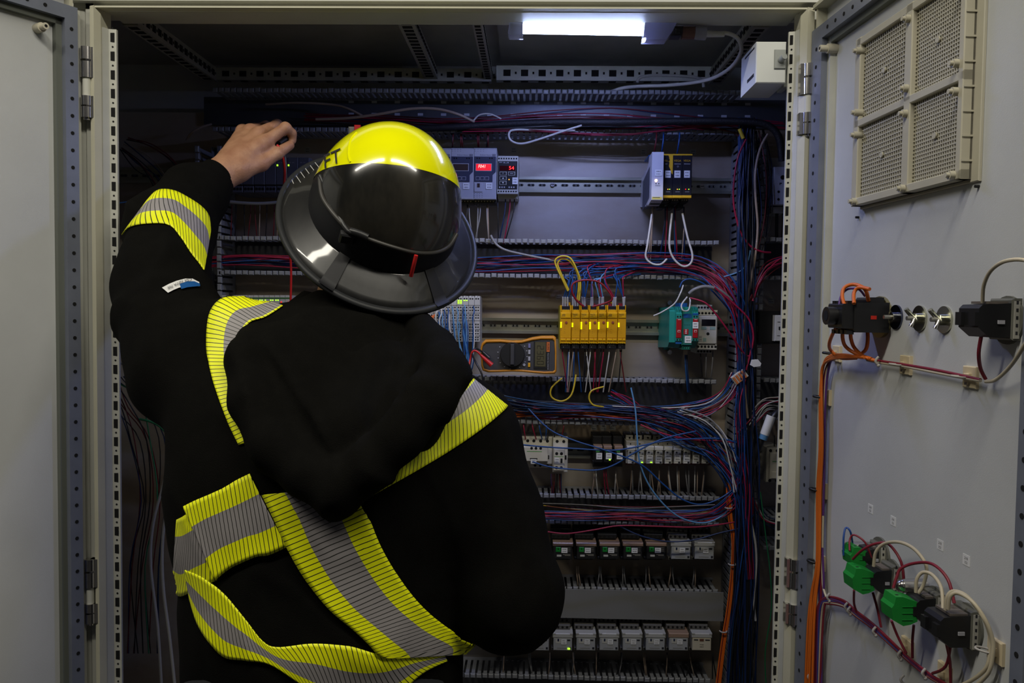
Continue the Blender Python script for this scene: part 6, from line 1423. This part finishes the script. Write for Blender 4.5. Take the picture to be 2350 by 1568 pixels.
# sleeve patch with printing
def patch(poly_pairs, m, off, name):
    vs = []; fs = []
    for a, c in poly_pairs:
        for j in range(4):
            p = Vector((*a, 0)).lerp(Vector((*c, 0)), j/3); h, n = cast(p.x, p.y); n = n if n.dot(CAM-h) > 0 else -n; vs.append(h+n*off)
    for i in range(len(poly_pairs)-1):
        for j in range(3): fs.append((i*4+j, i*4+j+1, (i+1)*4+j+1, (i+1)*4+j))
    b = MB(); b.add(vs, fs, m, True); return b
b = patch([((372,664),(386,676)), ((388,655),(397,670)), ((405,648),(411,664)), ((424,643),(428,661)), ((440,643),(444,662)), ((455,651),(457,661))], LAB, .003, 'p')
q = patch([((412,656),(416,668)), ((428,650),(430,664)), ((444,650),(446,662)), ((456,655),(457,661))], BLUET, .0036, 'p'); b.add(q.v, q.f, BLUET, True)
def cast_text(b, s, c, size, ang, m, bv, sx=1, sl=0):
    vs, fs = text_geo(s); ca, sa = math.cos(ang), math.sin(ang); out = []
    for v in vs:
        x, y = (v.x*sx+sl*v.y)*size, v.y*size; px, py = c[0]+x*ca+y*sa, c[1]+x*sa-y*ca
        h, n = bv(px, py); n = n if n.dot(CAM-h) > 0 else -n; out.append(h+n*.0048)
    b.add(out, fs, m)
cast_text(b, 'CSA', (430,648), 9, math.radians(172), INK, cast); cast_text(b, 'NFPA 70E', (402,659), 9, math.radians(153), INK, cast)
pt = b.build('sleeve_patch', per); pt.parent = hoodie; pt['label'] = 'white and blue printed patch'
# hard hat ---------------------------------------------------------
HM = Matrix((hs, hf, hn)).transposed().to_4x4(); HM.translation = C0
YH = mat('helmet_yellow', (.93, .93, .0), .16, coat=.8, var=.03, vscale=30)
GLB = mat('helmet_smoke_black', (.008, .008, .007), .2, coat=.5, var=.5, vscale=11, col2=(.040, .036, .028), stretch=(1, 1, .45), bump=.02, bscale=30); 
HB = mat('helmet_black_band', (.010, .010, .012), .5, spec=.3)
CARB = mat('carbon_brim', (.015, .0145, .014), .4, coat=.55, var=.6, vscale=18, col2=(.008, .008, .008), stretch=(2.5, 1, 1), bump=.05, bscale=60)
RIM = mat('brim_edge', (.018, .019, .021), .5, spec=.35)
EA = Vector((.1115, .1238, .1407)); EC = .0249
def on_dome(px, py, sc=1.0):
    o = HM.inverted() @ CAM; d = HM.to_3x3().inverted() @ ray(px, py); o = o-Vector((0, 0, EC))
    A_ = Vector((1/EA.x, 1/EA.y, 1/EA.z))/sc; o2 = Vector((o.x*A_.x, o.y*A_.y, o.z*A_.z)); d2 = Vector((d.x*A_.x, d.y*A_.y, d.z*A_.z))
    a, b_, c = d2.dot(d2), 2*o2.dot(d2), o2.dot(o2)-1; D = b_*b_-4*a*c
    t = (-b_-math.sqrt(D))/(2*a) if D > 0 else -b_/(2*a)
    q = o+d*t; return q+Vector((0, 0, EC))
def fitplane(pts):
    c = sum(pts, Vector())/len(pts); M_ = np.array([list(p-c) for p in pts]); n = Vector(np.linalg.svd(M_)[2][2])
    return c, (n if n.z > 0 else -n)
up_pts = [on_dome(*p) for p in ((740,393),(771,381),(811,373),(875,375),(952,389),(1013,407),(1048,424))]
lo_px = [(733,407),(739,450),(762,487),(790,519),(811,535),(860,554),(906,569),(952,580),(998,580),(1029,566),(1048,538)]
lo_pts = [on_dome(*p) for p in lo_px]
c1, n1 = fitplane(up_pts); c2, n2 = fitplane(lo_pts)
import bmesh
def dome(name, sc, cuts, m, seg=72, parent=None, thick=0):
    bm = bmesh.new(); bmesh.ops.create_uvsphere(bm, u_segments=seg, v_segments=seg//2, radius=1)
    for v in bm.verts: v.co = Vector((v.co.x*EA.x*sc, v.co.y*EA.y*sc, v.co.z*EA.z*sc+EC))
    for co, no in cuts: bmesh.ops.bisect_plane(bm, geom=bm.verts[:]+bm.edges[:]+bm.faces[:], plane_co=co, plane_no=no, clear_outer=True)
    for v in bm.verts: v.co = wm(parent).inverted() @ (HM @ v.co)
    for f in bm.faces: f.smooth = True
    me = bpy.data.meshes.new(name); bm.to_mesh(me); bm.free(); me.materials.append(m)
    R_ = HM.to_3x3(); Ri = R_.inverted(); pi = HM.inverted() @ wm(parent); nn = []
    for v in me.vertices: q = pi @ v.co; nn.append((R_ @ Vector((q.x/EA.x**2, q.y/EA.y**2, (q.z-EC)/EA.z**2))).normalized())
    me.normals_split_custom_set_from_vertices(nn)
    o = bpy.data.objects.new(name, me); COL.objects.link(o); o.parent = parent; WM[o.name] = wm(per).copy()
    if thick and 0: md = o.modifiers.new('thickness', 'SOLIDIFY'); md.thickness = thick; md.offset = -1
    return o
hat = dome('hard_hat', 1.0, [(Vector((0, 0, -.012)), Vector((0, 0, -1))), (c2, n2)], HB, parent=per, thick=.002)
hat['label'] = 'yellow and smoked black full brim hard hat'
dome('yellow_shell', 1.008, [(c1, -n1)], YH, parent=hat, thick=.003)
# ridge of the centre panel
dome('smoked_visor', 1.006, [(c1, n1), (c2, -n2)], GLB, parent=hat, thick=.002)
b = MB(HM); b.tube([on_dome(*p, 1.015) for p in lo_px], .0030, mat('visor_edge', (.045, .042, .038), .4), 8, 5); b.tube([on_dome(735, 404, 1.012), on_dome(790, 519, 1.02), on_dome(811, 535, 1.03)], .0036, BLK, 8, 4)
b.tube([on_dome(*p, 1.02) for p in ((805,531),(822,536),(845,546))], .0055, BLK, 8, 4); b.build('visor_trim', hat)
# moulded centre panel edge on the yellow shell
b = MB(HM); b.tube([on_dome(*p, 1.010) for p in ((818,304),(806,318),(800,338),(800,360),(804,372))], .0014, YH, 6, 4); b.build('shell_seam', hat)
# brim
b = MB(HM); N_ = 96; aI = (.107, .119); aO = (.1536, .1791)
def ring(fr, z): 
    ax_ = [aI[k]+(aO[k]-aI[k])*fr for k in (0, 1)]; return [(ax_[0]*math.cos(2*math.pi*i/N_), ax_[1]*math.sin(2*math.pi*i/N_), z) for i in range(N_)]
def rings(b, rs_, m, close=True):
    vs = [v for r_ in rs_ for v in r_]; k = len(rs_); fs = []
    for a in range(k if close else k-1):
        for i in range(N_): fs.append((a*N_+i, a*N_+(i+1) % N_, ((a+1) % k)*N_+(i+1) % N_, ((a+1) % k)*N_+i))
    b.add(vs, fs, m, True)
rings(b, [ring(-.05, .028), ring(.1, .0235), ring(.3, .0180), ring(.5, .0122), ring(.68, .0066), ring(.85, .0018), ring(.85, -.0012), ring(.5, .009), ring(.2, .018), ring(-.05, .025)], CARB); b.build('brim', hat)
b = MB(HM); rings(b, [ring(.82, .0022), ring(.93, .0036), ring(1.0, .001), ring(1.0, -.003), ring(.82, -.0035)], RIM); b.build('brim_edge', hat)
def brim_ang(px, py):
    o = HM.inverted() @ CAM; d = HM.to_3x3().inverted() @ ray(px, py); t = -(o.z-.003)/d.z; q = o+d*t; return math.atan2(q.y/aO[1], q.x/aO[0])
for (pa, pb) in (((722,655),(762,672)), ((1010,715),(1036,700)), ((880,722),(880,722))):
    if pa == pb: continue
    a0, a1 = brim_ang(*pa), brim_ang(*pb); b = MB(HM); vs = []; fs = []
    for i in range(9):
        fr = -.06+1.06*i/8; z = .0265-.029*max(fr, 0) if fr < .88 else .0035
        for j in range(5):
            a = a0+(a1-a0)*j/4; rr = [aI[k]+(aO[k]-aI[k])*fr for k in (0, 1)]; vs.append((rr[0]*math.cos(a), rr[1]*math.sin(a), z+.002))
    for i in range(8):
        for j in range(4): fs.append((i*5+j, i*5+j+1, (i+1)*5+j+1, (i+1)*5+j))
    b.add(vs, fs, HB, True); b.build('strap', hat)
def on_brim(px, py, z=.011):
    o = HM.inverted() @ CAM; d = HM.to_3x3().inverted() @ ray(px, py); t = -(o.z-z)/d.z; return o+d*t
b = MB(HM)
for a, c in (((664,406),(673,421)), ((674,397),(691,421)), ((684,388),(706,418)), ((695,380),(716,408)), ((706,373),(724,396)), ((717,366),(733,386))): b.tube([on_brim(a[0]+6, a[1]+7), on_brim(c[0]+1, c[1]+1)], .0006, WW, 5, 0)
b.build('white_lines', hat)
b = MB(HM); b.add([on_brim(*p, .0125) for p in ((700,423),(708,416),(718,404),(717,411),(716,420),(710,424))], [(0,1,2,3,4,5)], YH); b.build('yellow_decal', hat)
b = MB()
def cdome(px, py): q = on_dome(px, py, 1.010); return HM @ q, HM.to_3x3() @ Vector((q.x, q.y, q.z-EC)).normalized()
def dome_text(s, c, size, ang, sl):
    vs, fs = text_geo(s); ca, sa = math.cos(ang), math.sin(ang); out = []
    for v in vs:
        x, y = (v.x+sl*v.y)*size, v.y*size; h, n = cdome(c[0]+x*ca+y*sa, c[1]+x*sa-y*ca); out.append(h+n*.0012)
    b.add(out, fs, INK)
dome_text('FT', (763,367), 42, math.radians(-24), .35)
b.build('lettering', hat)
b = MB(); q = P(822, 296, 1.33); b.box((q.x-.014, q.y-.01, q.z-.012), (q.x+.02, q.y+.012, q.z+.002), mat('clip_grey', (.12,.12,.12), .4), .003); b.box((q.x-.004, q.y-.012, q.z-.008), (q.x+.006, q.y-.009, q.z+.004), REDP, .001); b.build('headlamp_clip', hat)
b = MB(); b.tube([P(955,586,1.135), P(950,606,1.14), P(943,634,1.15)], .0030, REDL_, 6, 4); b.build('red_tab', hat)
b = MB(HM); q = on_dome(796, 545, 1.03); b.box((q.x-.010, q.y-.006, q.z-.008), (q.x+.010, q.y+.004, q.z+.008), BLK, .002); b.build('buckle', hat)
# chin strap hanging beside the neck
b = MB(); MB().tube([HL(-.085, .01, -.005), HL(-.082, .02, -.07), HL(-.03, .07, -.165)], .004, BLK, 6, 4).build('chin_strap', hat)
# probe in the raised hand --------------------------------------------
pa, pb = P(640, 330, 1.575), P(672, 308, 1.605)
t = thing('test_probe', 'black test probe with a red lead held in the raised fingers', 'test probe', pa)
MB().cyl(pa, pb, .0055, BLKL, 12, r2=.0048).build('handle', t)
MB().cyl(pb, pb+(pb-pa).normalized()*.03, .0012, CHROME, 8).build('tip', t)
MB().tube([P(636,333,1.56),P(644,345,1.56),P(650,366,1.57),P(653,395,1.59),P(652,430,1.62),P(655,500,1.66),P(664,570,1.70),P(668,620,1.72),P(667,690,1.73)], .0024, REDL_, 8, 5).build('lead', t)
wire([(650,322,1.585),(652,345,1.58),(656,380,1.59),(658,420,1.62),(660,480,1.66)], .0012, WGY, 'thin grey lead hanging beside the red one under the fingers', name='wire', cat='wire')
